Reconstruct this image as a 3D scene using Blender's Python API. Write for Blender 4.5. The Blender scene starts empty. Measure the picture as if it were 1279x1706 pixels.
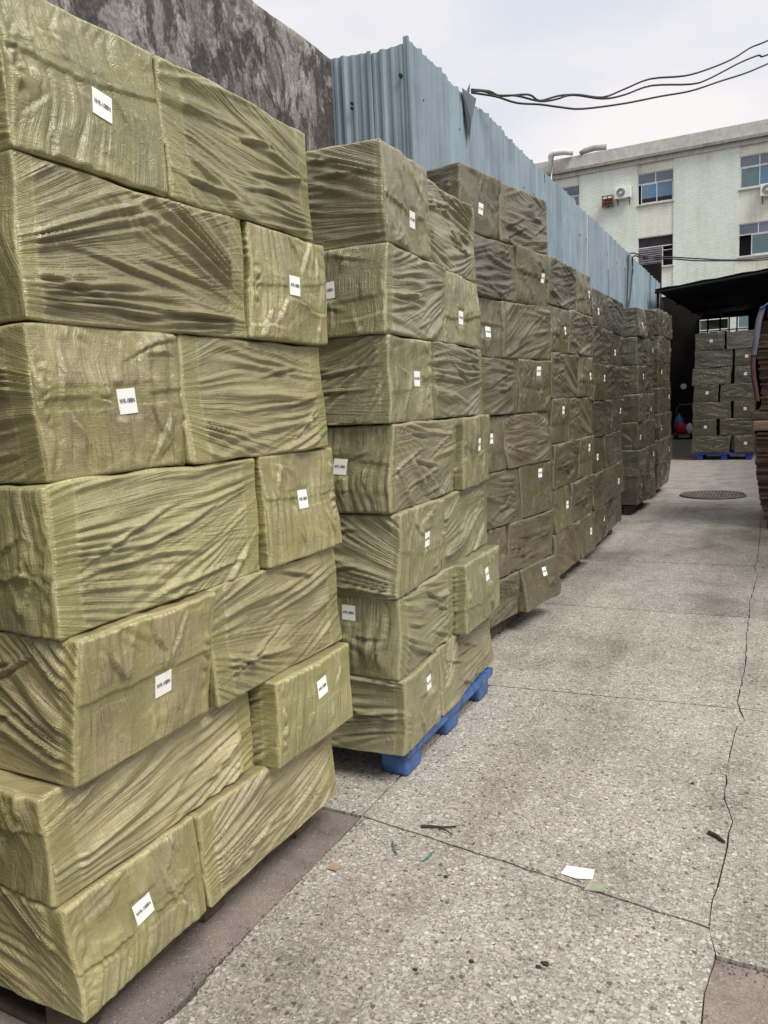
import bpy, bmesh, math, random
import numpy as np
from mathutils import Vector, Matrix

random.seed(7)
SC = bpy.context.scene
COL = SC.collection
R = math.radians

# ------------------------------------------------------------------ camera
cam_d = bpy.data.cameras.new('camera')
cam = bpy.data.objects.new('camera', cam_d)
COL.objects.link(cam)
SC.camera = cam
PITCH, ROLL, YAW = R(8.057), R(-2.716), R(27.765)
fw = Vector((-math.sin(YAW)*math.cos(PITCH), math.cos(YAW)*math.cos(PITCH), -math.sin(PITCH)))
rt = Vector((math.cos(YAW), math.sin(YAW), 0))
up = rt.cross(fw)
rt2 = math.cos(ROLL)*rt + math.sin(ROLL)*up
up2 = -math.sin(ROLL)*rt + math.cos(ROLL)*up
m = Matrix((rt2, up2, -fw)).transposed().to_4x4()
m.translation = Vector((0, 0, 1.68))
cam.matrix_world = m
cam_d.sensor_fit = 'VERTICAL'
cam_d.sensor_height = 36.0
cam_d.lens = 36.0*1262.0/1706.0
cam_d.clip_start = 0.05
cam_d.clip_end = 1000

# ------------------------------------------------------------------ sky, sun, exposure
SUN_EL, SUN_AZ = R(55), R(112)          # azimuth clockwise from +Y (sun high over the open side of the yard)
world = bpy.data.worlds.new('World')
SC.world = world
world.use_nodes = True
wn, wl = world.node_tree.nodes, world.node_tree.links
wn.clear()
wo = wn.new('ShaderNodeOutputWorld')
bg = wn.new('ShaderNodeBackground')
bg.inputs['Strength'].default_value = 0.10
sky = wn.new('ShaderNodeTexSky')
sky.sky_type = 'NISHITA'
sky.sun_disc = False
sky.sun_elevation = SUN_EL
sky.sun_rotation = SUN_AZ
sky.air_density = 1.0
sky.dust_density = 3.0
tc = wn.new('ShaderNodeTexCoord')
mp = wn.new('ShaderNodeMapping')
mp.inputs['Scale'].default_value = (1.0, 1.0, 2.6)
nz = wn.new('ShaderNodeTexNoise')
nz.inputs['Scale'].default_value = 1.9
nz.inputs['Detail'].default_value = 5
nz.inputs['Roughness'].default_value = 0.5
cr = wn.new('ShaderNodeValToRGB')
cr.color_ramp.elements[0].position = 0.40
cr.color_ramp.elements[0].color = (3.1, 3.2, 3.5, 1)
cr.color_ramp.elements[1].position = 0.60
cr.color_ramp.elements[1].color = (4.1, 3.86, 3.80, 1)
mx = wn.new('ShaderNodeMix')
mx.data_type = 'RGBA'
mx.inputs['Factor'].default_value = 0.95
wl.new(tc.outputs['Generated'], mp.inputs['Vector'])
wl.new(mp.outputs['Vector'], nz.inputs['Vector'])
wl.new(nz.outputs['Fac'], cr.inputs['Fac'])
wl.new(sky.outputs['Color'], mx.inputs['A'])
wl.new(cr.outputs['Color'], mx.inputs['B'])
wl.new(mx.outputs['Result'], bg.inputs['Color'])
wl.new(bg.outputs['Background'], wo.inputs['Surface'])

sun_d = bpy.data.lights.new('sun', 'SUN')
sun_d.energy = 1.5
sun_d.angle = R(28)
sun_d.color = (1.0, 0.968, 0.915)
sun = bpy.data.objects.new('sun', sun_d)
COL.objects.link(sun)
sdir = Vector((math.sin(SUN_AZ)*math.cos(SUN_EL), math.cos(SUN_AZ)*math.cos(SUN_EL), math.sin(SUN_EL)))
sun.rotation_euler = sdir.to_track_quat('Z', 'Y').to_euler()
sun.location = (8, -8, 20)

SC.view_settings.view_transform = 'Standard'
SC.view_settings.look = 'None'
SC.view_settings.gamma = 1.0
SC.view_settings.use_curve_mapping = False
SC.view_settings.exposure = 1.3


# ------------------------------------------------------------------ helpers
def tag(o, label=None, cat=None, group=None, kind=None):
    if label: o['label'] = label
    if cat: o['category'] = cat
    if group: o['group'] = group
    if kind: o['kind'] = kind
    return o

def link(name, data, parent=None, loc=(0, 0, 0), rz=0.0):
    o = bpy.data.objects.new(name, data)
    COL.objects.link(o)
    o.parent = parent
    o.location = loc
    o.rotation_euler = (0, 0, rz)
    return o

def empty(name, loc=(0, 0, 0), rz=0.0):
    return link(name, None, None, loc, rz)

def mesh_np(name, V, F, mats=None, smooth=False, uv=None, attrs=None, uv2=None):
    """V (n,3) floats, F (m,k) indices (all faces with the same count)."""
    me = bpy.data.meshes.new(name)
    V = np.asarray(V, np.float32); F = np.asarray(F, np.int32)
    n, (mf, k) = len(V), F.shape
    me.vertices.add(n); me.vertices.foreach_set('co', V.ravel())
    me.loops.add(mf*k); me.loops.foreach_set('vertex_index', F.ravel())
    me.polygons.add(mf)
    me.polygons.foreach_set('loop_start', np.arange(0, mf*k, k, dtype=np.int32))
    me.polygons.foreach_set('use_smooth', np.full(mf, smooth, bool))
    me.update(calc_edges=True)
    if uv is not None:
        l = me.uv_layers.new(name='UVMap')
        l.data.foreach_set('uv', np.asarray(uv, np.float32).ravel())
    if uv2 is not None:
        l = me.uv_layers.new(name='Crease')
        l.data.foreach_set('uv', np.asarray(uv2, np.float32).ravel())
    for an, av in (attrs or {}).items():
        a = me.attributes.new(an, 'FLOAT', 'POINT')
        a.data.foreach_set('value', np.asarray(av, np.float32))
    if mats:
        me.materials.append(mats)
    return me

class MB:
    """collects shapes into one mesh"""
    def __init__(self): self.bm = bmesh.new()
    def box(self, x0, x1, y0, y1, z0, z1, bev=0.0, rot=None, piv=None):
        b = bmesh.new()
        vs = bmesh.ops.create_cube(b, size=1)['verts']
        for v in vs:
            v.co = Vector(((x0+x1)/2 + v.co.x*(x1-x0), (y0+y1)/2 + v.co.y*(y1-y0), (z0+z1)/2 + v.co.z*(z1-z0)))
        if bev > 0:
            bmesh.ops.bevel(b, geom=b.edges[:], offset=bev, segments=2, profile=0.6, affect='EDGES')
        if rot is not None:
            bmesh.ops.rotate(b, verts=b.verts[:], cent=piv or ((x0+x1)/2, (y0+y1)/2, (z0+z1)/2), matrix=rot)
        self._add(b); return self
    def _add(self, b):
        me = bpy.data.meshes.new('tmp'); b.to_mesh(me); b.free()
        self.bm.from_mesh(me); bpy.data.meshes.remove(me)
    def tube(self, pts, r, seg=8, r1=None):
        b = self.bm
        pts = [Vector(p) for p in pts]; n = len(pts); rings = []
        for i, p in enumerate(pts):
            t = (pts[min(i+1, n-1)] - pts[max(i-1, 0)]).normalized()
            a = t.cross(Vector((0, 0, 1)))
            if a.length < 1e-3: a = t.cross(Vector((1, 0, 0)))
            a.normalize(); c = t.cross(a)
            rr = r if r1 is None else r + (r1-r)*i/(n-1)
            rings.append([b.verts.new(p + a*(rr*math.cos(2*math.pi*k/seg)) + c*(rr*math.sin(2*math.pi*k/seg))) for k in range(seg)])
        for i in range(n-1):
            for k in range(seg):
                b.faces.new((rings[i][k], rings[i][(k+1) % seg], rings[i+1][(k+1) % seg], rings[i+1][k]))
        b.faces.new(rings[0][::-1]); b.faces.new(rings[-1])
        return self
    def cyl(self, cx, cy, z0, z1, r, seg=24, axis='z'):
        if axis == 'z': return self.tube([(cx, cy, z0), (cx, cy, z1)], r, seg)
        if axis == 'y': return self.tube([(cx, z0, cy), (cx, z1, cy)], r, seg)   # (x, z) centre, y range
        return self.tube([(z0, cx, cy), (z1, cx, cy)], r, seg)
    def poly(self, pts, z0, z1):
        b = self.bm
        lo = [b.verts.new((x, y, z0)) for x, y in pts]
        hi = [b.verts.new((x, y, z1)) for x, y in pts]
        n = len(pts)
        top = b.faces.new(hi); b.faces.new(lo[::-1])
        for i in range(n):
            b.faces.new((lo[i], lo[(i+1) % n], hi[(i+1) % n], hi[i]))
        bmesh.ops.recalc_face_normals(b, faces=b.faces[:])
        bmesh.ops.triangulate(b, faces=[top])
        return self
    def mesh(self, name, mat, smooth=False):
        me = bpy.data.meshes.new(name)
        bmesh.ops.recalc_face_normals(self.bm, faces=self.bm.faces[:])
        self.bm.to_mesh(me); self.bm.free()
        if mat: me.materials.append(mat)
        if smooth:
            for p in me.polygons: p.use_smooth = True
        return me
    def build(self, name, mat, parent=None, loc=(0, 0, 0), rz=0.0, smooth=False):
        return link(name, self.mesh(name, mat, smooth), parent, loc, rz)

# ---- vectorised gradient noise
def pn(x, y, seed=0):
    x = np.asarray(x, np.float64); y = np.asarray(y, np.float64)
    xi = np.floor(x).astype(np.int64); yi = np.floor(y).astype(np.int64)
    xf = x - xi; yf = y - yi
    def g(ix, iy, fx, fy):
        h = (ix*374761393 + iy*668265263 + seed*974634777) & 0x7fffffff
        h = ((h ^ (h >> 13))*1274126177) & 0x7fffffff
        h = (h ^ (h >> 16)) & 0xffff
        a = h*(2*np.pi/65536)
        return np.cos(a)*fx + np.sin(a)*fy
    u = xf*xf*xf*(xf*(xf*6-15)+10); v = yf*yf*yf*(yf*(yf*6-15)+10)
    a = g(xi, yi, xf, yf); b = g(xi+1, yi, xf-1, yf)
    c = g(xi, yi+1, xf, yf-1); d = g(xi+1, yi+1, xf-1, yf-1)
    return 1.4*((a*(1-u)+b*u)*(1-v) + (c*(1-u)+d*u)*v)

def sstep(a, b, x):
    t = np.clip((x-a)/(b-a), 0, 1)
    return t*t*(3-2*t)

# ------------------------------------------------------------------ materials
def new_mat(name):
    mt = bpy.data.materials.new(name); mt.use_nodes = True
    nt = mt.node_tree
    return mt, nt.nodes, nt.links, nt.nodes['Principled BSDF']

def N(nodes, typ, **kw):
    n = nodes.new(typ)
    for k, v in kw.items():
        if k in n.inputs: n.inputs[k].default_value = v
        else: setattr(n, k, v)
    return n

def ramp(nodes, stops):
    r = nodes.new('ShaderNodeValToRGB')
    e = r.color_ramp.elements
    e[0].position, e[0].color = stops[0][0], (*stops[0][1], 1)
    e[1].position, e[1].color = stops[-1][0], (*stops[-1][1], 1)
    for p, c in stops[1:-1]:
        k = e.new(p); k.color = (*c, 1)
    return r

def g3(v): return (v, v, v)

def mixc(nodes, links, fac, a, b, blend='MIX'):
    n = nodes.new('ShaderNodeMix'); n.data_type = 'RGBA'; n.blend_type = blend
    n.clamp_factor = True
    for sock, val in ((n.inputs['Factor'], fac), (n.inputs['A'], a), (n.inputs['B'], b)):
        if hasattr(val, 'is_output') or isinstance(val, bpy.types.NodeSocket): links.new(val, sock)
        elif isinstance(val, (int, float)): sock.default_value = val
        else: sock.default_value = (*val, 1) if len(val) == 3 else val
    return n.outputs['Result']

def math_n(nodes, links, op, a, b=None, clamp=False):
    n = nodes.new('ShaderNodeMath'); n.operation = op; n.use_clamp = clamp
    for i, val in enumerate((a, b)):
        if val is None: continue
        if isinstance(val, bpy.types.NodeSocket): links.new(val, n.inputs[i])
        else: n.inputs[i].default_value = val
    return n.outputs[0]

def simple_mat(name, col, rough=0.6, var=0.12, scale=6.0, metal=0.0, spec=0.4, bump=0.0, bscale=60):
    mt, n, l, b = new_mat(name)
    geo = N(n, 'ShaderNodeNewGeometry')
    nz = N(n, 'ShaderNodeTexNoise', Scale=scale, Detail=5, Roughness=0.6)
    l.new(geo.outputs['Position'], nz.inputs['Vector'])
    dark = tuple(c*(1-var*1.6) for c in col); lite = tuple(min(1, c*(1+var)) for c in col)
    r = ramp(n, [(0.3, dark), (0.7, lite)])
    l.new(nz.outputs['Fac'], r.inputs['Fac'])
    l.new(r.outputs['Color'], b.inputs['Base Color'])
    b.inputs['Roughness'].default_value = rough
    b.inputs['Metallic'].default_value = metal
    b.inputs['Specular IOR Level'].default_value = spec
    if bump:
        n2 = N(n, 'ShaderNodeTexNoise', Scale=bscale, Detail=4)
        l.new(geo.outputs['Position'], n2.inputs['Vector'])
        bp = N(n, 'ShaderNodeBump', Strength=bump, Distance=0.01)
        l.new(n2.outputs['Fac'], bp.inputs['Height'])
        l.new(bp.outputs['Normal'], b.inputs['Normal'])
    return mt

def fabric_mat(name, col, lite, film=False):
    """woven plastic sacking over a carton, with clear tape where attribute tape is high"""
    mt, n, l, b = new_mat(name)
    uv = N(n, 'ShaderNodeUVMap', uv_map='UVMap')
    oi = N(n, 'ShaderNodeObjectInfo')
    tape = N(n, 'ShaderNodeAttribute', attribute_name='tape')
    edge = N(n, 'ShaderNodeAttribute', attribute_name='edge')
    off = N(n, 'ShaderNodeVectorMath', operation='SCALE'); off.inputs['Scale'].default_value = 37.0
    cmb = N(n, 'ShaderNodeCombineXYZ')
    l.new(oi.outputs['Random'], cmb.inputs['X']); l.new(oi.outputs['Random'], cmb.inputs['Y'])
    l.new(cmb.outputs[0], off.inputs[0])
    add = N(n, 'ShaderNodeVectorMath', operation='ADD')
    l.new(uv.outputs['UV'], add.inputs[0]); l.new(off.outputs[0], add.inputs[1])
    V = add.outputs[0]
    def noise(scale, sx=1, sy=1, detail=4, rough=0.55, dist=0.0):
        mp = N(n, 'ShaderNodeMapping'); mp.inputs['Scale'].default_value = (sx, sy, 1)
        l.new(V, mp.inputs['Vector'])
        z = N(n, 'ShaderNodeTexNoise', Scale=scale, Detail=detail, Roughness=rough, Distortion=dist)
        l.new(mp.outputs[0], z.inputs['Vector'])
        return z.outputs['Fac']
    # weave: thin flat tapes over and under, about 4 mm wide
    def wave(axis, scale):
        w = N(n, 'ShaderNodeTexWave', wave_type='BANDS', bands_direction=axis, wave_profile='SIN', Scale=scale, Distortion=0.6)
        w.inputs['Detail'].default_value = 1.0
        l.new(V, w.inputs['Vector'])
        return w.outputs['Fac']
    weave = math_n(n, l, 'MULTIPLY', wave('X', 84), wave('Y', 84))
    fine = noise(420, 1, 1, 2)
    streak_h = noise(9, 1, 22, 4, 0.6, 0.3)
    streak_v = noise(9, 26, 1, 4, 0.6, 0.2)
    blot = noise(7, 1, 1, 5, 0.6)
    c1 = mixc(n, l, math_n(n, l, 'MULTIPLY', blot, 1.0), tuple(x*0.86 for x in col), lite)
    var = N(n, 'ShaderNodeMapRange'); var.inputs['To Min'].default_value = 0.80; var.inputs['To Max'].default_value = 1.14
    l.new(oi.outputs['Random'], var.inputs['Value'])
    hsv = N(n, 'ShaderNodeHueSaturation')
    l.new(var.outputs[0], hsv.inputs['Value']); l.new(c1, hsv.inputs['Color'])
    hh = N(n, 'ShaderNodeMapRange'); hh.inputs['To Min'].default_value = 0.488; hh.inputs['To Max'].default_value = 0.510
    rnd2 = math_n(n, l, 'FRACT', math_n(n, l, 'MULTIPLY', oi.outputs['Random'], 17.3))
    l.new(rnd2, hh.inputs['Value']); l.new(hh.outputs[0], hsv.inputs['Hue'])
    c = hsv.outputs['Color']
    wv = N(n, 'ShaderNodeMapRange'); wv.inputs['From Max'].default_value = 0.7
    wv.inputs['To Min'].default_value = 0.86; wv.inputs['To Max'].default_value = 1.08
    l.new(weave, wv.inputs['Value'])
    c = mixc(n, l, 1.0, c, wv.outputs[0], 'MULTIPLY')
    sv = N(n, 'ShaderNodeMapRange'); sv.inputs['From Min'].default_value = 0.3; sv.inputs['From Max'].default_value = 0.7
    sv.inputs['To Min'].default_value = 0.84; sv.inputs['To Max'].default_value = 1.12
    l.new(streak_v, sv.inputs['Value'])
    c = mixc(n, l, 0.75, c, sv.outputs[0], 'MULTIPLY')
    fv = N(n, 'ShaderNodeMapRange'); fv.inputs['From Min'].default_value = 0.3; fv.inputs['From Max'].default_value = 0.7
    fv.inputs['To Min'].default_value = 0.86; fv.inputs['To Max'].default_value = 1.12
    l.new(fine, fv.inputs['Value'])
    c = mixc(n, l, 0.8, c, fv.outputs[0], 'MULTIPLY')
    # tape bands: a little greener and darker, very smooth
    green = tuple((x*k) for x, k in zip(col, (0.88, 0.93, 0.72)))
    tp = math_n(n, l, 'MULTIPLY', tape.outputs['Fac'], 0.65, True)
    c = mixc(n, l, tp, c, green)
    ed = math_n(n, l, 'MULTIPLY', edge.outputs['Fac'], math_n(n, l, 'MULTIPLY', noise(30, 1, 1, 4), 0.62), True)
    c = mixc(n, l, ed, c, tuple(min(1, x*1.55) for x in lite))  # paler edges: gloss highlights painted in along with frayed fibres
    tl = N(n, 'ShaderNodeMapRange'); tl.inputs['From Min'].default_value = 0.0; tl.inputs['From Max'].default_value = 0.28
    l.new(math_n(n, l, 'ABSOLUTE', math_n(n, l, 'SUBTRACT', tape.outputs['Fac'], 0.45)), tl.inputs['Value'])
    line = math_n(n, l, 'MULTIPLY', math_n(n, l, 'SUBTRACT', 1.0, tl.outputs[0], True), math_n(n, l, 'MULTIPLY', noise(12, 1, 1, 3), 0.45))
    c = mixc(n, l, line, c, tuple(min(1, x*1.6) for x in lite))  # whitish glare along the tape edges, painted into the colour
    dirt = N(n, 'ShaderNodeMapRange'); dirt.inputs['From Min'].default_value = 0.36; dirt.inputs['From Max'].default_value = 0.56
    dirt.inputs['To Min'].default_value = 0.66; dirt.inputs['To Max'].default_value = 1.0
    l.new(noise(3.1, 1, 1, 7, 0.7), dirt.inputs['Value'])
    c = mixc(n, l, 0.8, c, dirt.outputs[0], 'MULTIPLY')
    l.new(c, b.inputs['Base Color'])
    rr = N(n, 'ShaderNodeMapRange')
    rr.inputs['To Min'].default_value = 0.26 if film else 0.36
    rr.inputs['To Max'].default_value = 0.13 if film else 0.19
    l.new(tape.outputs['Fac'], rr.inputs['Value'])
    rn = math_n(n, l, 'ADD', rr.outputs[0], math_n(n, l, 'MULTIPLY', math_n(n, l, 'SUBTRACT', blot, 0.5), 0.25))
    l.new(rn, b.inputs['Roughness'])
    b.inputs['Specular IOR Level'].default_value = 0.65
    # relief: fine creases + weave
    cuv = N(n, 'ShaderNodeUVMap', uv_map='Crease')
    def crease(sx, sy, det=2):
        mp = N(n, 'ShaderNodeMapping'); mp.inputs['Scale'].default_value = (sx, sy, 1)
        l.new(cuv.outputs['UV'], mp.inputs['Vector'])
        z = N(n, 'ShaderNodeTexNoise', Scale=1.0, Detail=det, Roughness=0.55, Distortion=0.0)
        l.new(mp.outputs[0], z.inputs['Vector'])
        return math_n(n, l, 'POWER', math_n(n, l, 'ABSOLUTE', math_n(n, l, 'SUBTRACT', z.outputs['Fac'], 0.5)), 0.7)
    patch = N(n, 'ShaderNodeMapRange'); patch.inputs['From Min'].default_value = 0.38; patch.inputs['From Max'].default_value = 0.62
    l.new(noise(5, 1, 2.2, 3), patch.inputs['Value'])
    cm = math_n(n, l, 'MULTIPLY', math_n(n, l, 'SUBTRACT', 1.0, math_n(n, l, 'MULTIPLY', tape.outputs['Fac'], 0.6), True), 0.015)
    h = math_n(n, l, 'MULTIPLY', streak_h, 0.0012)
    h = math_n(n, l, 'ADD', h, math_n(n, l, 'MULTIPLY', math_n(n, l, 'MULTIPLY', crease(1.6, 48), patch.outputs[0]), cm))
    h = math_n(n, l, 'ADD', h, math_n(n, l, 'MULTIPLY', crease(3.0, 105), 0.0024))
    cw = noise(26, 1, 1, 5, 0.65, 1.2)
    cw = math_n(n, l, 'ABSOLUTE', math_n(n, l, 'SUBTRACT', cw, 0.5))
    h = math_n(n, l, 'ADD', h, math_n(n, l, 'MULTIPLY', cw, 0.008 if not film else 0.009))
    h = math_n(n, l, 'ADD', h, math_n(n, l, 'MULTIPLY', weave, 0.0004))
    h = math_n(n, l, 'ADD', h, math_n(n, l, 'MULTIPLY', streak_v, 0.0012))
    b.inputs['Coat Weight'].default_value = 0.35
    b.inputs['Coat Roughness'].default_value = 0.2
    if film:
        f2 = noise(9, 1, 7, 4, 0.6, 0.8)
        h = math_n(n, l, 'ADD', h, math_n(n, l, 'MULTIPLY', math_n(n, l, 'ABSOLUTE', math_n(n, l, 'SUBTRACT', f2, 0.5)), 0.010))
        b.inputs['Coat Weight'].default_value = 0.45
        b.inputs['Coat Roughness'].default_value = 0.08
    bp = N(n, 'ShaderNodeBump', Strength=0.8, Distance=1.0)
    l.new(h, bp.inputs['Height']); l.new(bp.outputs['Normal'], b.inputs['Normal'])
    l.new(bp.outputs['Normal'], b.inputs['Coat Normal'])
    return mt

M = {}
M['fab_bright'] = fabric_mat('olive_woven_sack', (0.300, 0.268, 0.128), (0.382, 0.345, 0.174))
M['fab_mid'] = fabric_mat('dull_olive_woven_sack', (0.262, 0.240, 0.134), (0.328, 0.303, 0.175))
M['fab_dark'] = fabric_mat('shaded_brown_olive_sack', (0.140, 0.120, 0.074), (0.182, 0.158, 0.098))  # browner sack, its colour also darkened for the far stacks' shade
M['fab_film'] = fabric_mat('shaded_film_covered_sack', (0.090, 0.077, 0.047), (0.118, 0.102, 0.063), film=True)  # sack under film, with far shade put into the base colour
M['sticker'] = simple_mat('white_sticker_paper', (0.86, 0.84, 0.80), 0.55, 0.02)
M['ink'] = simple_mat('black_print', (0.03, 0.03, 0.03), 0.6, 0.0)
M['blue'] = simple_mat('blue_pallet_plastic', (0.042, 0.105, 0.275), 0.42, 0.35, 14.0, spec=0.5, bump=0.05)
M['darkblue'] = simple_mat('deep_blue_pallet_plastic', (0.03, 0.06, 0.34), 0.45, 0.15, 9.0)
M['oldwood'] = simple_mat('grimy_wood', (0.075, 0.055, 0.040), 0.85, 0.3, 14.0, bump=0.2)
M['black'] = simple_mat('black_tarpaulin', (0.012, 0.012, 0.013), 0.75, 0.3, 2.0, spec=0.25)
M['darkwall'] = simple_mat('shaded_shed_wall', (0.02, 0.017, 0.016), 0.9, 0.3, 1.5, spec=0.1)  # near-black colour paints in the gloom under the canopy
M['board'] = simple_mat('brown_cardboard', (0.125, 0.08, 0.056), 0.85, 0.28, 8.0)
M['board2'] = simple_mat('dark_cardboard', (0.08, 0.052, 0.04), 0.85, 0.28, 8.0)
M['cable'] = simple_mat('black_cable', (0.03, 0.028, 0.03), 0.6, 0.1)
M['pvc'] = simple_mat('white_pvc', (0.70, 0.71, 0.69), 0.45, 0.12, 4.0)
M['greypipe'] = simple_mat('grey_pipe', (0.26, 0.27, 0.26), 0.6, 0.2, 4.0)
M['alu'] = simple_mat('aluminium_frame', (0.62, 0.62, 0.64), 0.45, 0.12, 5.0)
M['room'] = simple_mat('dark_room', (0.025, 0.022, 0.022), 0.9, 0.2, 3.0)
M['acwhite'] = simple_mat('ac_white_enamel', (0.78, 0.79, 0.77), 0.4, 0.05, 3.0)
M['acgrey'] = simple_mat('ac_grille', (0.10, 0.11, 0.13), 0.5, 0.1)
M['rust'] = simple_mat('rusty_iron', (0.17, 0.075, 0.03), 0.85, 0.4, 14.0, bump=0.3)
M['screw'] = simple_mat('screw_hole', (0.015, 0.017, 0.02), 0.7, 0.1)
M['iron'] = simple_mat('cast_iron', (0.13, 0.11, 0.098), 0.7, 0.35, 12.0, bump=0.2)
M['soil'] = simple_mat('joint_dirt', (0.085, 0.074, 0.065), 0.95, 0.3, 20.0, bump=0.3)
M['tarpblue'] = simple_mat('blue_tarp', (0.10, 0.20, 0.46), 0.5, 0.15, 6.0)
M['tarpgrey'] = simple_mat('grey_tarp', (0.15, 0.15, 0.175), 0.55, 0.2, 6.0)
M['tarpred'] = simple_mat('maroon_tarp', (0.085, 0.034, 0.040), 0.6, 0.25, 6.0)
M['red'] = simple_mat('red_bag', (0.50, 0.03, 0.06), 0.5, 0.2, 9.0)
M['white'] = simple_mat('white_bag', (0.80, 0.82, 0.86), 0.5, 0.08, 9.0)
M['bluebag'] = simple_mat('blue_bag', (0.10, 0.25, 0.55), 0.5, 0.2, 9.0)
M['paper'] = simple_mat('white_paper', (0.78, 0.77, 0.72), 0.8, 0.08, 30.0)
M['twig'] = simple_mat('dry_twig', (0.045, 0.035, 0.028), 0.9, 0.2)
M['green'] = simple_mat('green_strap', (0.02, 0.16, 0.12), 0.5, 0.1)
M['tan'] = simple_mat('tan_card', (0.33, 0.24, 0.175), 0.85, 0.15)

def glass_mat():
    mt, n, l, b = new_mat('window_glass')
    geo = N(n, 'ShaderNodeNewGeometry')
    nz = N(n, 'ShaderNodeTexNoise', Scale=0.7, Detail=2)
    l.new(geo.outputs['Position'], nz.inputs['Vector'])
    r = ramp(n, [(0.35, (0.03, 0.055, 0.08)), (0.65, (0.09, 0.15, 0.22))])
    l.new(nz.outputs['Fac'], r.inputs['Fac']); l.new(r.outputs['Color'], b.inputs['Base Color'])
    b.inputs['Roughness'].default_value = 0.08
    b.inputs['Specular IOR Level'].default_value = 0.8
    return mt
M['glass'] = glass_mat()
M['blueglass'] = simple_mat('blue_film_glass', (0.09, 0.19, 0.31), 0.12, 0.15, 1.2, spec=0.7)
M['greyglass'] = simple_mat('grey_film_glass', (0.11, 0.14, 0.18), 0.12, 0.2, 1.0, spec=0.7)
M['greenglass'] = simple_mat('green_grey_glass', (0.10, 0.17, 0.19), 0.12, 0.2, 1.2, spec=0.7)

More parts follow.
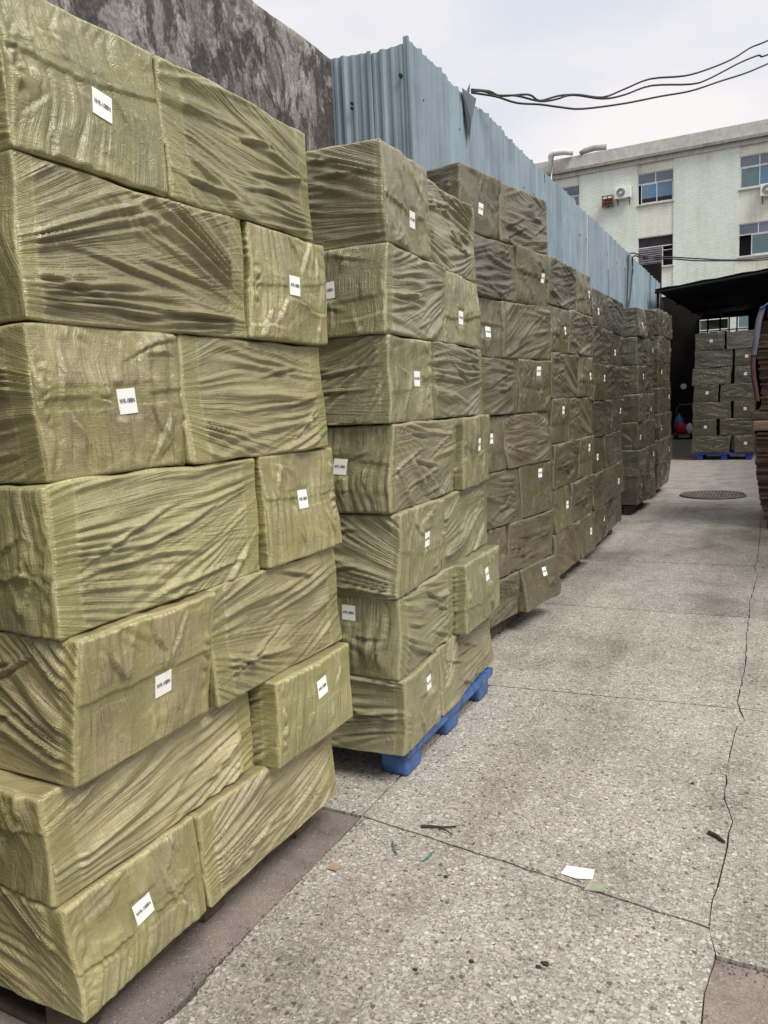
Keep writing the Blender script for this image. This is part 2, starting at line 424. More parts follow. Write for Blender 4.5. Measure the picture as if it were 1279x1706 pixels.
def aggregate_mat(name, tint=1.0, dirt=0.5):
    mt, n, l, b = new_mat(name)
    geo = N(n, 'ShaderNodeNewGeometry'); P = geo.outputs['Position']
    wob = N(n, 'ShaderNodeTexNoise', Scale=60, Detail=2)
    l.new(P, wob.inputs['Vector'])
    vs = N(n, 'ShaderNodeVectorMath', operation='SCALE'); vs.inputs['Scale'].default_value = 0.012
    l.new(wob.outputs['Color'], vs.inputs[0])
    va = N(n, 'ShaderNodeVectorMath', operation='ADD')
    l.new(P, va.inputs[0]); l.new(vs.outputs[0], va.inputs[1]); V = va.outputs[0]
    def vor(scale, rnd=1.0):
        v = N(n, 'ShaderNodeTexVoronoi', Scale=scale, voronoi_dimensions='2D', Randomness=rnd)
        l.new(V, v.inputs['Vector']); return v
    def sep(v):
        s = N(n, 'ShaderNodeSeparateColor'); l.new(v.outputs['Color'], s.inputs[0]); return s
    fine, coarse, mid = vor(175), vor(48), vor(92)
    sf, sc, sm = sep(fine), sep(coarse), sep(mid)
    rf = ramp(n, [(0.0, (0.15, 0.135, 0.12)), (0.2, (0.25, 0.23, 0.205)), (0.55, (0.32, 0.30, 0.27)), (0.85, (0.41, 0.39, 0.355)), (1.0, (0.52, 0.50, 0.46))])
    l.new(sf.outputs[0], rf.inputs['Fac'])
    c = rf.outputs['Color']
    # mid pebbles
    rm = ramp(n, [(0.0, (0.13, 0.10, 0.085)), (0.25, (0.24, 0.215, 0.185)), (0.6, (0.36, 0.335, 0.295)), (1.0, (0.60, 0.575, 0.52))])
    l.new(sm.outputs[0], rm.inputs['Fac'])
    pm = math_n(n, l, 'MULTIPLY', math_n(n, l, 'LESS_THAN', mid.outputs['Distance'], 0.40), math_n(n, l, 'GREATER_THAN', sm.outputs[1], 0.45))
    c = mixc(n, l, pm, c, rm.outputs['Color'])
    rc = ramp(n, [(0.0, (0.095, 0.08, 0.07)), (0.12, (0.13, 0.11, 0.095)), (0.18, (0.32, 0.295, 0.255)), (0.7, (0.44, 0.415, 0.37)), (1.0, (0.60, 0.58, 0.53))])
    l.new(sc.outputs[0], rc.inputs['Fac'])
    pc = math_n(n, l, 'MULTIPLY', math_n(n, l, 'LESS_THAN', coarse.outputs['Distance'], 0.36), math_n(n, l, 'GREATER_THAN', sc.outputs[1], 0.66))
    c = mixc(n, l, pc, c, rc.outputs['Color'])
    c = mixc(n, l, 0.08, c, (0.335, 0.315, 0.285))
    tm_ = N(n, 'ShaderNodeMapping'); tm_.inputs['Scale'].default_value = (2.6, 0.22, 1); l.new(P, tm_.inputs['Vector'])
    tk = N(n, 'ShaderNodeTexNoise', Scale=1.0, Detail=6, Roughness=0.6); l.new(tm_.outputs[0], tk.inputs['Vector'])
    rt_ = ramp(n, [(0.36, (0.72, 0.70, 0.68)), (0.55, g3(1.0))]); l.new(tk.outputs['Fac'], rt_.inputs['Fac'])
    c = mixc(n, l, 0.8, c, rt_.outputs['Color'], 'MULTIPLY')
    # grime with a shape of its own
    d1 = N(n, 'ShaderNodeTexNoise', Scale=0.9, Detail=7, Roughness=0.62); l.new(P, d1.inputs['Vector'])
    r1 = ramp(n, [(0.34, (0.46, 0.44, 0.42)), (0.50, g3(0.92)), (0.70, g3(1.10))]); l.new(d1.outputs['Fac'], r1.inputs['Fac'])
    c = mixc(n, l, dirt, c, r1.outputs['Color'], 'MULTIPLY')
    d2 = N(n, 'ShaderNodeTexNoise', Scale=5.5, Detail=6, Roughness=0.7); l.new(P, d2.inputs['Vector'])
    r2 = ramp(n, [(0.28, (0.50, 0.46, 0.43)), (0.46, g3(0.94)), (0.75, g3(1.04))]); l.new(d2.outputs['Fac'], r2.inputs['Fac'])
    c = mixc(n, l, dirt*0.8, c, r2.outputs['Color'], 'MULTIPLY')
    c = mixc(n, l, 1.0, c, (tint*1.07, tint*1.055, tint*1.03), 'MULTIPLY')
    l.new(c, b.inputs['Base Color'])
    b.inputs['Roughness'].default_value = 0.72
    b.inputs['Specular IOR Level'].default_value = 0.3
    h = math_n(n, l, 'ADD', math_n(n, l, 'MULTIPLY', fine.outputs['Distance'], -0.0012), math_n(n, l, 'MULTIPLY', mid.outputs['Distance'], -0.002))
    bp = N(n, 'ShaderNodeBump', Strength=0.5, Distance=1.0)
    l.new(h, bp.inputs['Height']); l.new(bp.outputs['Normal'], b.inputs['Normal'])
    return mt

def concrete_mat(name, col, stain=0.6):
    mt, n, l, b = new_mat(name)
    geo = N(n, 'ShaderNodeNewGeometry'); P = geo.outputs['Position']
    a = N(n, 'ShaderNodeTexNoise', Scale=3.4, Detail=10, Roughness=0.72, Distortion=0.3); l.new(P, a.inputs['Vector'])
    r = ramp(n, [(0.30, tuple(x*(1-stain) for x in col)), (0.44, tuple(x*(1-stain*0.35) for x in col)), (0.55, col), (0.75, tuple(x*1.35 for x in col))])
    l.new(a.outputs['Fac'], r.inputs['Fac'])
    g = N(n, 'ShaderNodeTexNoise', Scale=150, Detail=5, Roughness=0.75); l.new(P, g.inputs['Vector'])
    rg = ramp(n, [(0.34, g3(0.55)), (0.5, g3(1.0)), (0.68, g3(1.45))]); l.new(g.outputs['Fac'], rg.inputs['Fac'])
    c = mixc(n, l, 0.8, r.outputs['Color'], rg.outputs['Color'], 'MULTIPLY')
    v = N(n, 'ShaderNodeTexVoronoi', Scale=70, voronoi_dimensions='2D'); l.new(P, v.inputs['Vector'])
    sv = N(n, 'ShaderNodeSeparateColor'); l.new(v.outputs['Color'], sv.inputs[0])
    sp = math_n(n, l, 'MULTIPLY', math_n(n, l, 'LESS_THAN', v.outputs['Distance'], 0.25), math_n(n, l, 'GREATER_THAN', sv.outputs[1], 0.90))
    c = mixc(n, l, math_n(n, l, 'MULTIPLY', sp, 0.5), c, tuple(min(1, x*2.0) for x in col))
    l.new(c, b.inputs['Base Color'])
    b.inputs['Roughness'].default_value = 0.8
    b.inputs['Specular IOR Level'].default_value = 0.3
    h = math_n(n, l, 'ADD', math_n(n, l, 'MULTIPLY', a.outputs['Fac'], 0.006), math_n(n, l, 'MULTIPLY', g.outputs['Fac'], 0.0015))
    bp = N(n, 'ShaderNodeBump', Strength=0.6, Distance=1.0)
    l.new(h, bp.inputs['Height']); l.new(bp.outputs['Normal'], b.inputs['Normal'])
    return mt

M['agg'] = aggregate_mat('exposed_aggregate', 1.0, 0.55)
M['agg_dirty'] = aggregate_mat('grimy_aggregate', 0.95, 0.8)
M['agg_far'] = aggregate_mat('worn_aggregate', 0.72, 1.0)
M['smooth'] = concrete_mat('smooth_brown_concrete', (0.215, 0.178, 0.155), 0.5)
M['smooth_far'] = concrete_mat('smooth_grey_concrete', (0.30, 0.27, 0.25), 0.45)
M['yard'] = concrete_mat('yard_concrete', (0.27, 0.25, 0.23), 0.4)

def old_wall_mat():
    mt, n, l, b = new_mat('mouldy_render')
    geo = N(n, 'ShaderNodeNewGeometry'); P = geo.outputs['Position']
    mp = N(n, 'ShaderNodeMapping'); mp.inputs['Scale'].default_value = (1, 1.0, 0.6); l.new(P, mp.inputs['Vector'])
    def nz(scale, det, ro, v=mp.outputs[0], dist=0.0):
        z = N(n, 'ShaderNodeTexNoise', Scale=scale, Detail=det, Roughness=ro, Distortion=dist); l.new(v, z.inputs['Vector']); return z.outputs['Fac']
    a = nz(3.2, 12, 0.74, dist=0.5)
    f = nz(0.9, 5, 0.6)
    p = nz(7.0, 10, 0.7, dist=0.8)
    c = ramp(n, [(0.35, (0.15, 0.135, 0.125)), (0.65, (0.30, 0.275, 0.26))]); l.new(f, c.inputs['Fac']); c = c.outputs['Color']
    rp = ramp(n, [(0.515, g3(0.0)), (0.56, g3(1.0))]); l.new(p, rp.inputs['Fac'])
    c = mixc(n, l, math_n(n, l, 'MULTIPLY', rp.outputs['Color'], 0.5), c, (0.47, 0.44, 0.42))
    ra = ramp(n, [(0.455, g3(1.0)), (0.515, g3(0.0))]); l.new(a, ra.inputs['Fac'])
    c = mixc(n, l, math_n(n, l, 'MULTIPLY', ra.outputs['Color'], 0.78), c, (0.032, 0.028, 0.026))
    s = nz(38, 6, 0.7, P)
    rs = ramp(n, [(0.32, g3(0.5)), (0.66, g3(1.35))]); l.new(s, rs.inputs['Fac'])
    c = mixc(n, l, 0.85, c, rs.outputs['Color'], 'MULTIPLY')
    l.new(c, b.inputs['Base Color']); b.inputs['Roughness'].default_value = 0.92
    b.inputs['Specular IOR Level'].default_value = 0.2
    h = math_n(n, l, 'ADD', math_n(n, l, 'MULTIPLY', a, 0.03), math_n(n, l, 'MULTIPLY', s, 0.006))
    bp = N(n, 'ShaderNodeBump', Strength=0.8, Distance=1.0); l.new(h, bp.inputs['Height']); l.new(bp.outputs['Normal'], b.inputs['Normal'])
    return mt
M['oldwall'] = old_wall_mat()

def tin_mat():
    mt, n, l, b = new_mat('blue_grey_tin')
    geo = N(n, 'ShaderNodeNewGeometry'); P = geo.outputs['Position']
    oi = N(n, 'ShaderNodeObjectInfo')
    mp = N(n, 'ShaderNodeMapping'); mp.inputs['Scale'].default_value = (6, 6, 0.5); l.new(P, mp.inputs['Vector'])
    a = N(n, 'ShaderNodeTexNoise', Scale=1.6, Detail=6, Roughness=0.6); l.new(mp.outputs[0], a.inputs['Vector'])
    r = ramp(n, [(0.3, (0.185, 0.245, 0.285)), (0.55, (0.25, 0.32, 0.365)), (0.75, (0.30, 0.37, 0.41))])
    l.new(a.outputs['Fac'], r.inputs['Fac'])
    v = N(n, 'ShaderNodeMapRange'); v.inputs['To Min'].default_value = 0.88; v.inputs['To Max'].default_value = 1.08
    l.new(oi.outputs['Random'], v.inputs['Value'])
    c = mixc(n, l, 1.0, r.outputs['Color'], v.outputs[0], 'MULTIPLY')
    g = N(n, 'ShaderNodeTexNoise', Scale=2.2, Detail=8, Roughness=0.7); l.new(P, g.inputs['Vector'])
    rg = ramp(n, [(0.32, g3(0.72)), (0.55, g3(1.0))]); l.new(g.outputs['Fac'], rg.inputs['Fac'])
    c = mixc(n, l, 0.7, c, rg.outputs['Color'], 'MULTIPLY')
    l.new(c, b.inputs['Base Color']); b.inputs['Roughness'].default_value = 0.5
    b.inputs['Specular IOR Level'].default_value = 0.4
    return mt
M['tin'] = tin_mat()

def tile_mat(name, base, stain):
    mt, n, l, b = new_mat(name)
    geo = N(n, 'ShaderNodeNewGeometry'); P = geo.outputs['Position']
    sx = N(n, 'ShaderNodeSeparateXYZ'); l.new(P, sx.inputs[0])
    cb = N(n, 'ShaderNodeCombineXYZ'); l.new(sx.outputs['X'], cb.inputs['X']); l.new(sx.outputs['Z'], cb.inputs['Y'])
    br = N(n, 'ShaderNodeTexBrick', Scale=1.0)
    br.inputs['Brick Width'].default_value = 0.20; br.inputs['Row Height'].default_value = 0.075
    br.inputs['Mortar Size'].default_value = 0.008; br.inputs['Bias'].default_value = 0.0
    br.inputs['Color1'].default_value = (*base, 1)
    br.inputs['Color2'].default_value = (base[0]*0.86, base[1]*0.90, base[2]*0.88, 1)
    br.inputs['Mortar'].default_value = (base[0]*0.62, base[1]*0.63, base[2]*0.58, 1)
    l.new(cb.outputs[0], br.inputs['Vector'])
    c = br.outputs['Color']
    mp = N(n, 'ShaderNodeMapping'); mp.inputs['Scale'].default_value = (1.3, 1, 0.16); l.new(P, mp.inputs['Vector'])
    a = N(n, 'ShaderNodeTexNoise', Scale=1.1, Detail=8, Roughness=0.65); l.new(mp.outputs[0], a.inputs['Vector'])
    r = ramp(n, [(0.30, (0.58, 0.55, 0.46)), (0.46, (0.93, 0.92, 0.87)), (0.6, (1.04, 1.04, 1.04))]); l.new(a.outputs['Fac'], r.inputs['Fac'])
    c = mixc(n, l, stain, c, r.outputs['Color'], 'MULTIPLY')
    l.new(c, b.inputs['Base Color']); b.inputs['Roughness'].default_value = 0.5
    return mt
M['tile'] = tile_mat('white_mosaic_tile', (0.76, 0.81, 0.75), 0.6)
M['spandrel'] = tile_mat('stained_render', (0.80, 0.80, 0.725), 0.9)
M['parapet'] = concrete_mat('grey_parapet', (0.50, 0.50, 0.46), 0.3)
M['cornice'] = concrete_mat('stained_cornice', (0.30, 0.29, 0.245), 0.55)

# ------------------------------------------------------------------ ground
m_ = MB(); m_.box(-300, 300, -200, 400, -0.6, -0.016)
tag(m_.build('ground', M['soil']), kind='structure')
tag(MB().poly([(-9, 21.0), (9, 21.0), (9, 60), (-9, 60)], -0.02, 0.0).build('yard', M['yard']), kind='structure')

pave = tag(empty('pavement'), kind='structure')
CRACK = [(-0.15, -1.0), (-0.155, 0.4), (-0.17, 1.1), (-0.145, 1.97), (-0.152, 2.09), (-0.135, 2.26), (-0.16, 2.36), (-0.165, 2.52), (-0.14, 2.78), (-0.13, 3.05), (-0.168, 3.22), (-0.172, 3.45),
         (-0.168, 3.91), (-0.13, 4.08), (-0.17, 4.31), (-0.155, 5.03), (-0.172, 5.69), (-0.178, 6.53), (-0.15, 7.41), (-0.185, 7.79), (-0.165, 8.22), (-0.18, 9.6), (-0.2, 12.12), (-0.17, 15), (-0.19, 18), (-0.17, 21)]
rnd = random.Random(3)
def crack_between(y0, y1):
    """the crack line refined with small wobble"""
    pts = []
    for (xa, ya), (xb, yb) in zip(CRACK[:-1], CRACK[1:]):
        k = max(1, int((yb-ya)/0.07)) if ya < 9 else 2
        for i in range(k):
            t = i/k
            r2 = random.Random(int((ya + (yb-ya)*t)*1000))
            pts.append((xa+(xb-xa)*t + r2.uniform(-0.004, 0.004), ya+(yb-ya)*t))
    pts.append(CRACK[-1])
    return [p for p in pts if y0+0.02 < p[1] < y1-0.02], pts
def crack_x(y):
    _, pts = crack_between(-9, 99)
    for a, b in zip(pts[:-1], pts[1:]):
        if a[1] <= y <= b[1]:
            return a[0] + (b[0]-a[0])*(y-a[1])/(b[1]-a[1]+1e-9)
    return pts[-1][0]
# cross joints: y at x = -1.5 and at the crack
JO = [(-1.0, -1.0), (2.52, 2.37), (4.085, 4.225), (5.96, 6.02), (7.73, 7.86), (12.03, 12.10), (15.9, 15.9), (21.0, 21.0)]
XL = -1.50
g = 0.0045
mats_mid = [M['agg'], M['agg'], M['agg'], M['agg_dirty'], M['agg_dirty'], M['smooth_far'], M['smooth_far']]
def jitter_line(x0, y0, x1, y1, n, amp, seed):
    r2 = random.Random(seed)
    return [(x0+(x1-x0)*i/n, y0+(y1-y0)*i/n + (r2.uniform(-amp, amp) if 0 < i < n else 0)) for i in range(n+1)]
for i in range(len(JO)-1):
    (a0, a1), (b0, b1) = JO[i], JO[i+1]
    g = 0.0035 if i < 1 else 0.006
    gc = 0.0012
    pre = [] if i < 2 else [(-3.6, a0+g)]; post = [] if i < 2 else [(-3.6, b0-g)]
    lo = pre + jitter_line(XL+g, a0+g, crack_x(a1)-gc, a1+g, 26, 0.0035, i*10)
    hi = post + jitter_line(XL+g, b0-g, crack_x(b1)-gc, b1-g, 26, 0.0035, i*10+10)
    cs, _ = crack_between(a1, b1)
    right = [(x-gc-random.Random(int(y*977)).uniform(-0.001, 0.004), y) for x, y in cs]
    lft = []
    if i == 0:
        y = b0-0.05
        while y > a0+0.1:
            r3 = random.Random(int(y*5000)); k = 0.018 if y < 1.75 else 0.003
            lft.append((XL+g+max(0, float(pn(y*4, 0.3, 5)))*k*2+r3.uniform(0, k*0.6), y)); y -= 0.022
    pts = lo + right + hi[::-1] + lft
    MB().poly(pts, -0.03, 0.0).build('paving_slab', mats_mid[i], pave)
g = 0.0045
# slabs left of the long joint (most of them under the stacks)
JL = [-1.2, 2.52, 4.085]
mats_l = [M['smooth'], M['agg'], M['agg_dirty'], M['agg_dirty'], M['agg_far'], M['agg_far']]
for i in range(len(JL)-1):
    sink = 0.008 if i == 0 else 0.0
    MB().poly(jitter_line(-3.6, JL[i]+g, XL-g, JL[i]+g, 14, 0.004, i+200) + jitter_line(-3.6, JL[i+1]-g, XL-g, JL[i+1]-g, 14, 0.004, i+201)[::-1], -0.03-sink, 0.0-sink).build('paving_slab', mats_l[i], pave)
# slabs right of the crack
JR = [-1.0, 2.25, 4.225, 6.03, 7.86, 12.1, 21.0]
mats_r = [M['smooth'], M['agg'], M['agg'], M['agg_dirty'], M['agg_dirty'], M['smooth_far']]
for i in range(len(JR)-1):
    y0, y1 = JR[i], JR[i+1]
    cs, _ = crack_between(y0, y1)
    left = [(x+0.0012+random.Random(int(y*577)).uniform(-0.001, 0.0035), y) for x, y in cs]
    lo = jitter_line(crack_x(y0)+0.006, y0+g, 1.0, y0+g, 18, 0.006, i+300)
    hi = jitter_line(crack_x(y1)+0.006, y1-g, 1.0, y1-g, 18, 0.006, i+301)
    sink = 0.010 if i == 0 else 0.0
    MB().poly(lo + hi[::-1] + left[::-1], -0.04-sink, -sink).build('paving_slab', mats_r[i], pave)

# ------------------------------------------------------------------ old wall, tin wall
def wall_grid(x0, x1, y0, y1, z0, z1, mat, name, bump=0.012):
    """thick wall along Y with an uneven plastered face towards +X and a worn top"""
    ny, nzv = 130, 90
    Y, Z = np.meshgrid(np.linspace(y0, y1, ny), np.linspace(0, 1, nzv), indexing='ij')
    top = z1 + 0.03*pn(Y*1.5, Y*0+3, 4) + 0.012*pn(Y*11, Y*0, 5)
    Zw = z0 + Z*(top-z0)
    X = x1 + bump*pn(Y*2.2, Zw*2.2, 6) + 0.5*bump*pn(Y*9, Zw*7, 7)
    V = np.stack([X, Y, Zw], -1).reshape(-1, 3)
    idx = np.arange(ny*nzv).reshape(ny, nzv)
    F = np.stack([idx[:-1, :-1], idx[1:, :-1], idx[1:, 1:], idx[:-1, 1:]], -1).reshape(-1, 4)
    n0 = len(V)
    back = np.stack([np.full(ny, x0), Y[:, 0], Zw[:, -1]], -1)
    low = np.stack([np.full(ny, x0), Y[:, 0], np.full(ny, z0)], -1)
    V = np.concatenate([V, back, low])
    t = idx[:, -1]; bidx = n0+np.arange(ny); lidx = n0+ny+np.arange(ny)
    F = np.concatenate([F, np.stack([t[:-1], t[1:], bidx[1:], bidx[:-1]], -1), np.stack([bidx[:-1], bidx[1:], lidx[1:], lidx[:-1]], -1)])
    # ends
    e0 = np.array([[idx[0, j], idx[0, j+1], bidx[0], bidx[0]] for j in range(0)], np.int32).reshape(0, 4)
    F = np.concatenate([F, [[idx[0, 0], idx[0, -1], bidx[0], lidx[0]], [idx[-1, 0], lidx[-1], bidx[-1], idx[-1, -1]]], e0]).astype(np.int32)
    return link(name, mesh_np(name, V, F, mat, True))
ow = wall_grid(-3.85, -3.60, -2.0, 6.30, -0.02, 4.73, M['oldwall'], 'concrete_wall')
tag(ow, 'old rendered wall blotched black with mould, rising behind the bright carton stack', 'wall')

tin = tag(empty('corrugated_wall', (-2.85, 6.22, 0)), 'tall blue-grey corrugated tin wall running behind the carton stacks, its top torn at one place', 'wall')
def rib_profile(t, pitch):
    """height of the sheet surface at distance t along the wall"""
    u = (t % pitch)/pitch*pitch
    h = 0.0
    c = pitch*0.5
    d = abs(u-c)
    if d < 0.016: h = 0.028
    elif d < 0.036: h = 0.028*(0.036-d)/0.020
    else:
        k = pitch/6
        e = min(abs(u-k), abs(u-(pitch-k)))
        if e < 0.012: h = 0.009
        elif e < 0.02: h = 0.009*(0.02-e)/0.008
    return h
def tin_sheet(length, pitch, z0, zt, seed, n_per=0.011):
    """one sheet along +Y, ribs towards +X, 2.5 mm thick; zt = top height at both ends"""
    ts = [i*n_per for i in range(int(length/n_per)+1)]
    if ts[-1] < length: ts.append(length)
    r2 = random.Random(seed); dz = r2.uniform(-0.012, 0.012); lean = r2.uniform(-0.01, 0.01)
    V, F = [], []
    zs = [0.0, 0.35, 0.7, 1.0]
    for t in ts:
        top = zt[0] + (zt[1]-zt[0])*t/length + dz
        for k, f in enumerate(zs):
            z = z0 + (top-z0)*f
            V.append((rib_profile(t, pitch) + lean*f + 0.004*math.sin(t*5+f*4+seed), t, z))
    nf = len(V); nzv = len(zs)
    V += [(x-0.0025, y, z) for x, y, z in V]
    for i in range(len(ts)-1):
        for k in range(nzv-1):
            a, b_ = i*nzv+k, (i+1)*nzv+k
            F.append((a, b_, b_+1, a+1)); F.append((nf+a, nf+a+1, nf+b_+1, nf+b_))
        a, b_ = i*nzv+nzv-1, (i+1)*nzv+nzv-1
        F.append((a, b_, nf+b_, nf+a))
    for e in (0, len(ts)-1):
        for k in range(nzv-1):
            a = e*nzv+k; F.append((a, a+1, nf+a+1, nf+a))
    return mesh_np('tin_sheet', V, np.array(F, np.int32), M['tin'])
Lw, TOTAL = 0.84, 15.3
nsh = int(TOTAL/Lw)
zt = lambda s: 4.69 - 0.26*s/TOTAL
for i in range(nsh):
    s = i*Lw
    link('tin_sheet', tin_sheet(Lw-0.002, 0.42, 0.0, (zt(s), zt(s+Lw)), i), tin, ((0.0 if i % 2 else 0.004), s+0.02, 0))
# the return piece joining the old wall
for i, (a, b_) in enumerate(((0.0, 0.38), (0.38, 0.745))):
    o = link('tin_sheet', tin_sheet(b_-a+0.03, 0.26, 0.0, (4.69+0.05*(1-i)-0.02, 4.68), 50+i), tin, (-0.745+a, 0.004*i, 0), 0)
    o.rotation_euler = (0, 0, R(-90))
# corner trim
c_ = MB(); c_.box(-0.03, 0.016, -0.012, 0.02, 0, 4.72, 0.003)
c_.build('corner_trim', M['tin'], tin)
# screws
sb = MB()
r2 = random.Random(5)
for i in range(nsh*2):
    s = 0.23 + i*0.42
    if r2.random() < 0.3: continue
    z = zt(s) - 0.42 + r2.uniform(-0.03, 0.03)
    sb.cyl(s, z, 0.02, 0.036, 0.010, 8, 'x')
for z in (4.25, 4.29, 3.6):
    sb.cyl(-0.53, z, -0.05, -0.028, 0.013, 8, 'y')
sb.cyl(-0.06, 4.42, -0.03, -0.008, 0.016, 8, 'y')
tag(sb.build('screw', M['screw'], tin), kind='stuff')
# torn flap bent out of the top edge
fl = MB(); b = fl.bm
pts_o = [(0.036, 1.16, 4.685), (0.040, 1.44, 4.68), (0.11, 1.36, 4.63), (0.085, 1.27, 4.40), (0.045, 1.30, 4.22)]
vv = [b.verts.new(p) for p in pts_o]
b.faces.new((vv[0], vv[2], vv[3])); b.faces.new((vv[0], vv[3], vv[4])); b.faces.new((vv[1], vv[3], vv[2])); b.faces.new((vv[1], vv[4], vv[3])); b.faces.new((vv[0], vv[1], vv[2]))
sp = [b.verts.new(p) for p in ((0.045, 1.24, 4.66), (0.06, 1.31, 4.68), (0.06, 1.33, 4.78), (0.035, 1.27, 4.67))]
b.faces.new((sp[0], sp[1], sp[2])); b.faces.new((sp[1], sp[3], sp[2])); b.faces.new((sp[3], sp[0], sp[2])); b.faces.new((sp[0], sp[3], sp[1]))
fl.build('bent_flap', simple_mat('torn_tin_edge', (0.12, 0.14, 0.16), 0.6, 0.2), tin)

# ------------------------------------------------------------------ white office block behind
BY = 43.0
bl = tag(empty('office_building', (-6, BY, 0)), 'white mosaic-tiled block with grey parapet, rising behind the tin wall and black canopy', 'building')
def bpart(mb, name, mat, parent=bl): return mb.build(name, mat, parent, (6, -BY, 0) if parent is bl else (0, 0, 0))
WCOL = [(-16.4, -14.62), (-11.62, -9.86), (-6.87, -5.10), (-2.06, -0.29), (2.75, 4.52)]
ROWS = [(0.9, 2.5), (4.6, 6.2), (8.12, 9.70), (11.33, 12.88)]
X0, X1 = -17.5, 8.0
TH = 0.35
# wall pieces between windows: piers and spandrels
edges = [X0] + [v for c in WCOL for v in c] + [X1]
for i in range(0, len(edges), 2):
    w_ = MB(); w_.box(edges[i], edges[i+1], BY, BY+TH, 0, 13.55); bpart(w_, 'wall', M['tile'])
for xa, xb in WCOL:
    zz = [0.0] + [v for r_ in ROWS for v in r_] + [13.55]
    for i in range(0, len(zz), 2):
        w_ = MB(); w_.box(xa+0.002, xb-0.002, BY+0.06, BY+TH-0.01, zz[i], zz[i+1]); bpart(w_, 'spandrel', M['spandrel'])
w_ = MB(); w_.box(X0-0.05, X1+0.05, BY-0.30, BY+0.6, 13.55, 13.70, 0.01); bpart(w_, 'cornice', M['cornice'])
w_ = MB(); w_.box(X0, X1, BY-0.14, BY+0.25, 13.702, 14.33, 0.015); bpart(w_, 'parapet', M['parapet'])
w_ = MB(); w_.box(X0, X1, BY-0.10, BY+0.02, 13.34, 13.548, 0.01); bpart(w_, 'cornice', M['parapet'])
w_ = MB(); w_.box(X0, X1, BY+0.5, BY+12, 0, 13.5); bpart(w_, 'back_volume', M['room'])

def window(xa, xb, za, zb, style):
    yf = BY+0.10
    fr = MB()
    t = 0.045
    hz = za + (zb-za)*0.66
    xm = (xa+xb)/2
    fr.box(xa, xa+t, yf, yf+0.07, za, zb); fr.box(xb-t, xb, yf, yf+0.07, za, zb)
    fr.box(xa+t, xb-t, yf, yf+0.07, za, za+t); fr.box(xa+t, xb-t, yf, yf+0.07, zb-t, zb)
    fr.box(xa+t, xb-t, yf-0.008, yf+0.062, hz-t/2, hz+t/2)
    f = bpart(fr, 'window', M['alu'])
    def pane(x0, x1, z0, z1, mat, dy=0.03):
        p = MB(); p.box(x0, x1, yf+dy, yf+dy+0.008, z0, z1); return bpart(p, 'pane', mat, f)
    def sash(x0, x1, z0, z1, dy, mat):
        s = MB(); q = 0.04
        s.box(x0, x0+q, yf+dy, yf+dy+0.03, z0, z1); s.box(x1-q, x1, yf+dy, yf+dy+0.03, z0, z1)
        s.box(x0+q, x1-q, yf+dy, yf+dy+0.03, z0, z0+q); s.box(x0+q, x1-q, yf+dy, yf+dy+0.03, z1-q, z1)
        bpart(s, 'sash', M['alu'], f)
        if mat: pane(x0+q, x1-q, z0+q, z1-q, mat, dy+0.012)
    lz = za+t; uz = hz-t/2
    if style == 'blue':
        pane(xa+t, xm-t/2, hz+t/2, zb-t, M['greyglass']); pane(xm+t/2, xb-t, hz+t/2, zb-t, M['greyglass'])
        m2 = MB(); m2.box(xm-t/2, xm+t/2, yf, yf+0.05, hz+t/2, zb-t); bpart(m2, 'mullion', M['alu'], f)
        sash(xa+0.17, xm+0.08, lz, uz, 0.0, None); sash(xm+0.04, xb-t, lz, uz, 0.035, None)
        cut = lz + (uz-lz)*0.26
        pane(xa+0.21, xm+0.04, cut, uz-0.04, M['blueglass'], 0.012); pane(xa+0.21, xm+0.04, lz+0.04, cut, M['room'], 0.012)
        pane(xm+0.08, xb-t-0.04, cut, uz-0.04, M['blueglass'], 0.047); pane(xm+0.08, xb-t-0.04, lz+0.04, cut, M['room'], 0.047)
    elif style == 'louvre':
        pane(xa+t, xb-t, hz+t/2, zb-t, M['room'])
        xs = xa + (xb-xa)*0.70
        m2 = MB(); m2.box(xs-t/2, xs+t/2, yf, yf+0.05, lz, uz); bpart(m2, 'mullion', M['alu'], f)
        k = 9
        for j in range(k):
            z = lz + (uz-lz)*(j+0.5)/k
            s = MB(); s.box(xa+t, xs-t/2, yf+0.01, yf+0.02, z-0.055, z+0.055, 0, Matrix.Rotation(R(-38 + (j % 3)*5), 3, 'X'))
            bpart(s, 'louvre', simple_or('dull_louvre_glass', (0.20, 0.21, 0.22)), f)
        m2 = MB(); m2.box(xs+t/2, xb-t, yf, yf+0.03, uz-0.22, uz-0.19); bpart(m2, 'rail', M['alu'], f)
    else:
        pane(xa+t, xm-t/2, hz+t/2, zb-t, M['greyglass']); pane(xm+t/2, xb-t, hz+t/2, zb-t, M['greyglass'])
        m2 = MB(); m2.box(xm-t/2, xm+t/2, yf, yf+0.05, hz+t/2, zb-t); bpart(m2, 'mullion', M['alu'], f)
        if style == 'open':
            sash(xa+0.58, xb-t-0.3, lz, uz, 0.0, M['greenglass']); sash(xb-0.75, xb-t, lz, uz, 0.035, M['greenglass'])
        else:
            sash(xa+t, xm+0.03, lz, uz, 0.0, M['greenglass']); sash(xm-0.02, xb-t, lz, uz, 0.035, M['blueglass'])
    si = MB(); si.box(xa-0.04, xb+0.04, BY-0.05, BY+0.17, za-0.07, za-0.002, 0.006); bpart(si, 'sill', M['parapet'])
_cache = {}
def simple_or(name, col):
    if name not in _cache: _cache[name] = simple_mat(name, col, 0.35, 0.25, 8.0)
    return _cache[name]
styles = {(1, 3): 'plain', (2, 3): 'blue', (3, 3): 'plain', (2, 2): 'louvre', (3, 2): 'open'}
for i, (xa, xb) in enumerate(WCOL):
    for j, (za, zb) in enumerate(ROWS):
        window(xa, xb, za, zb, styles.get((i, j), 'plain'))

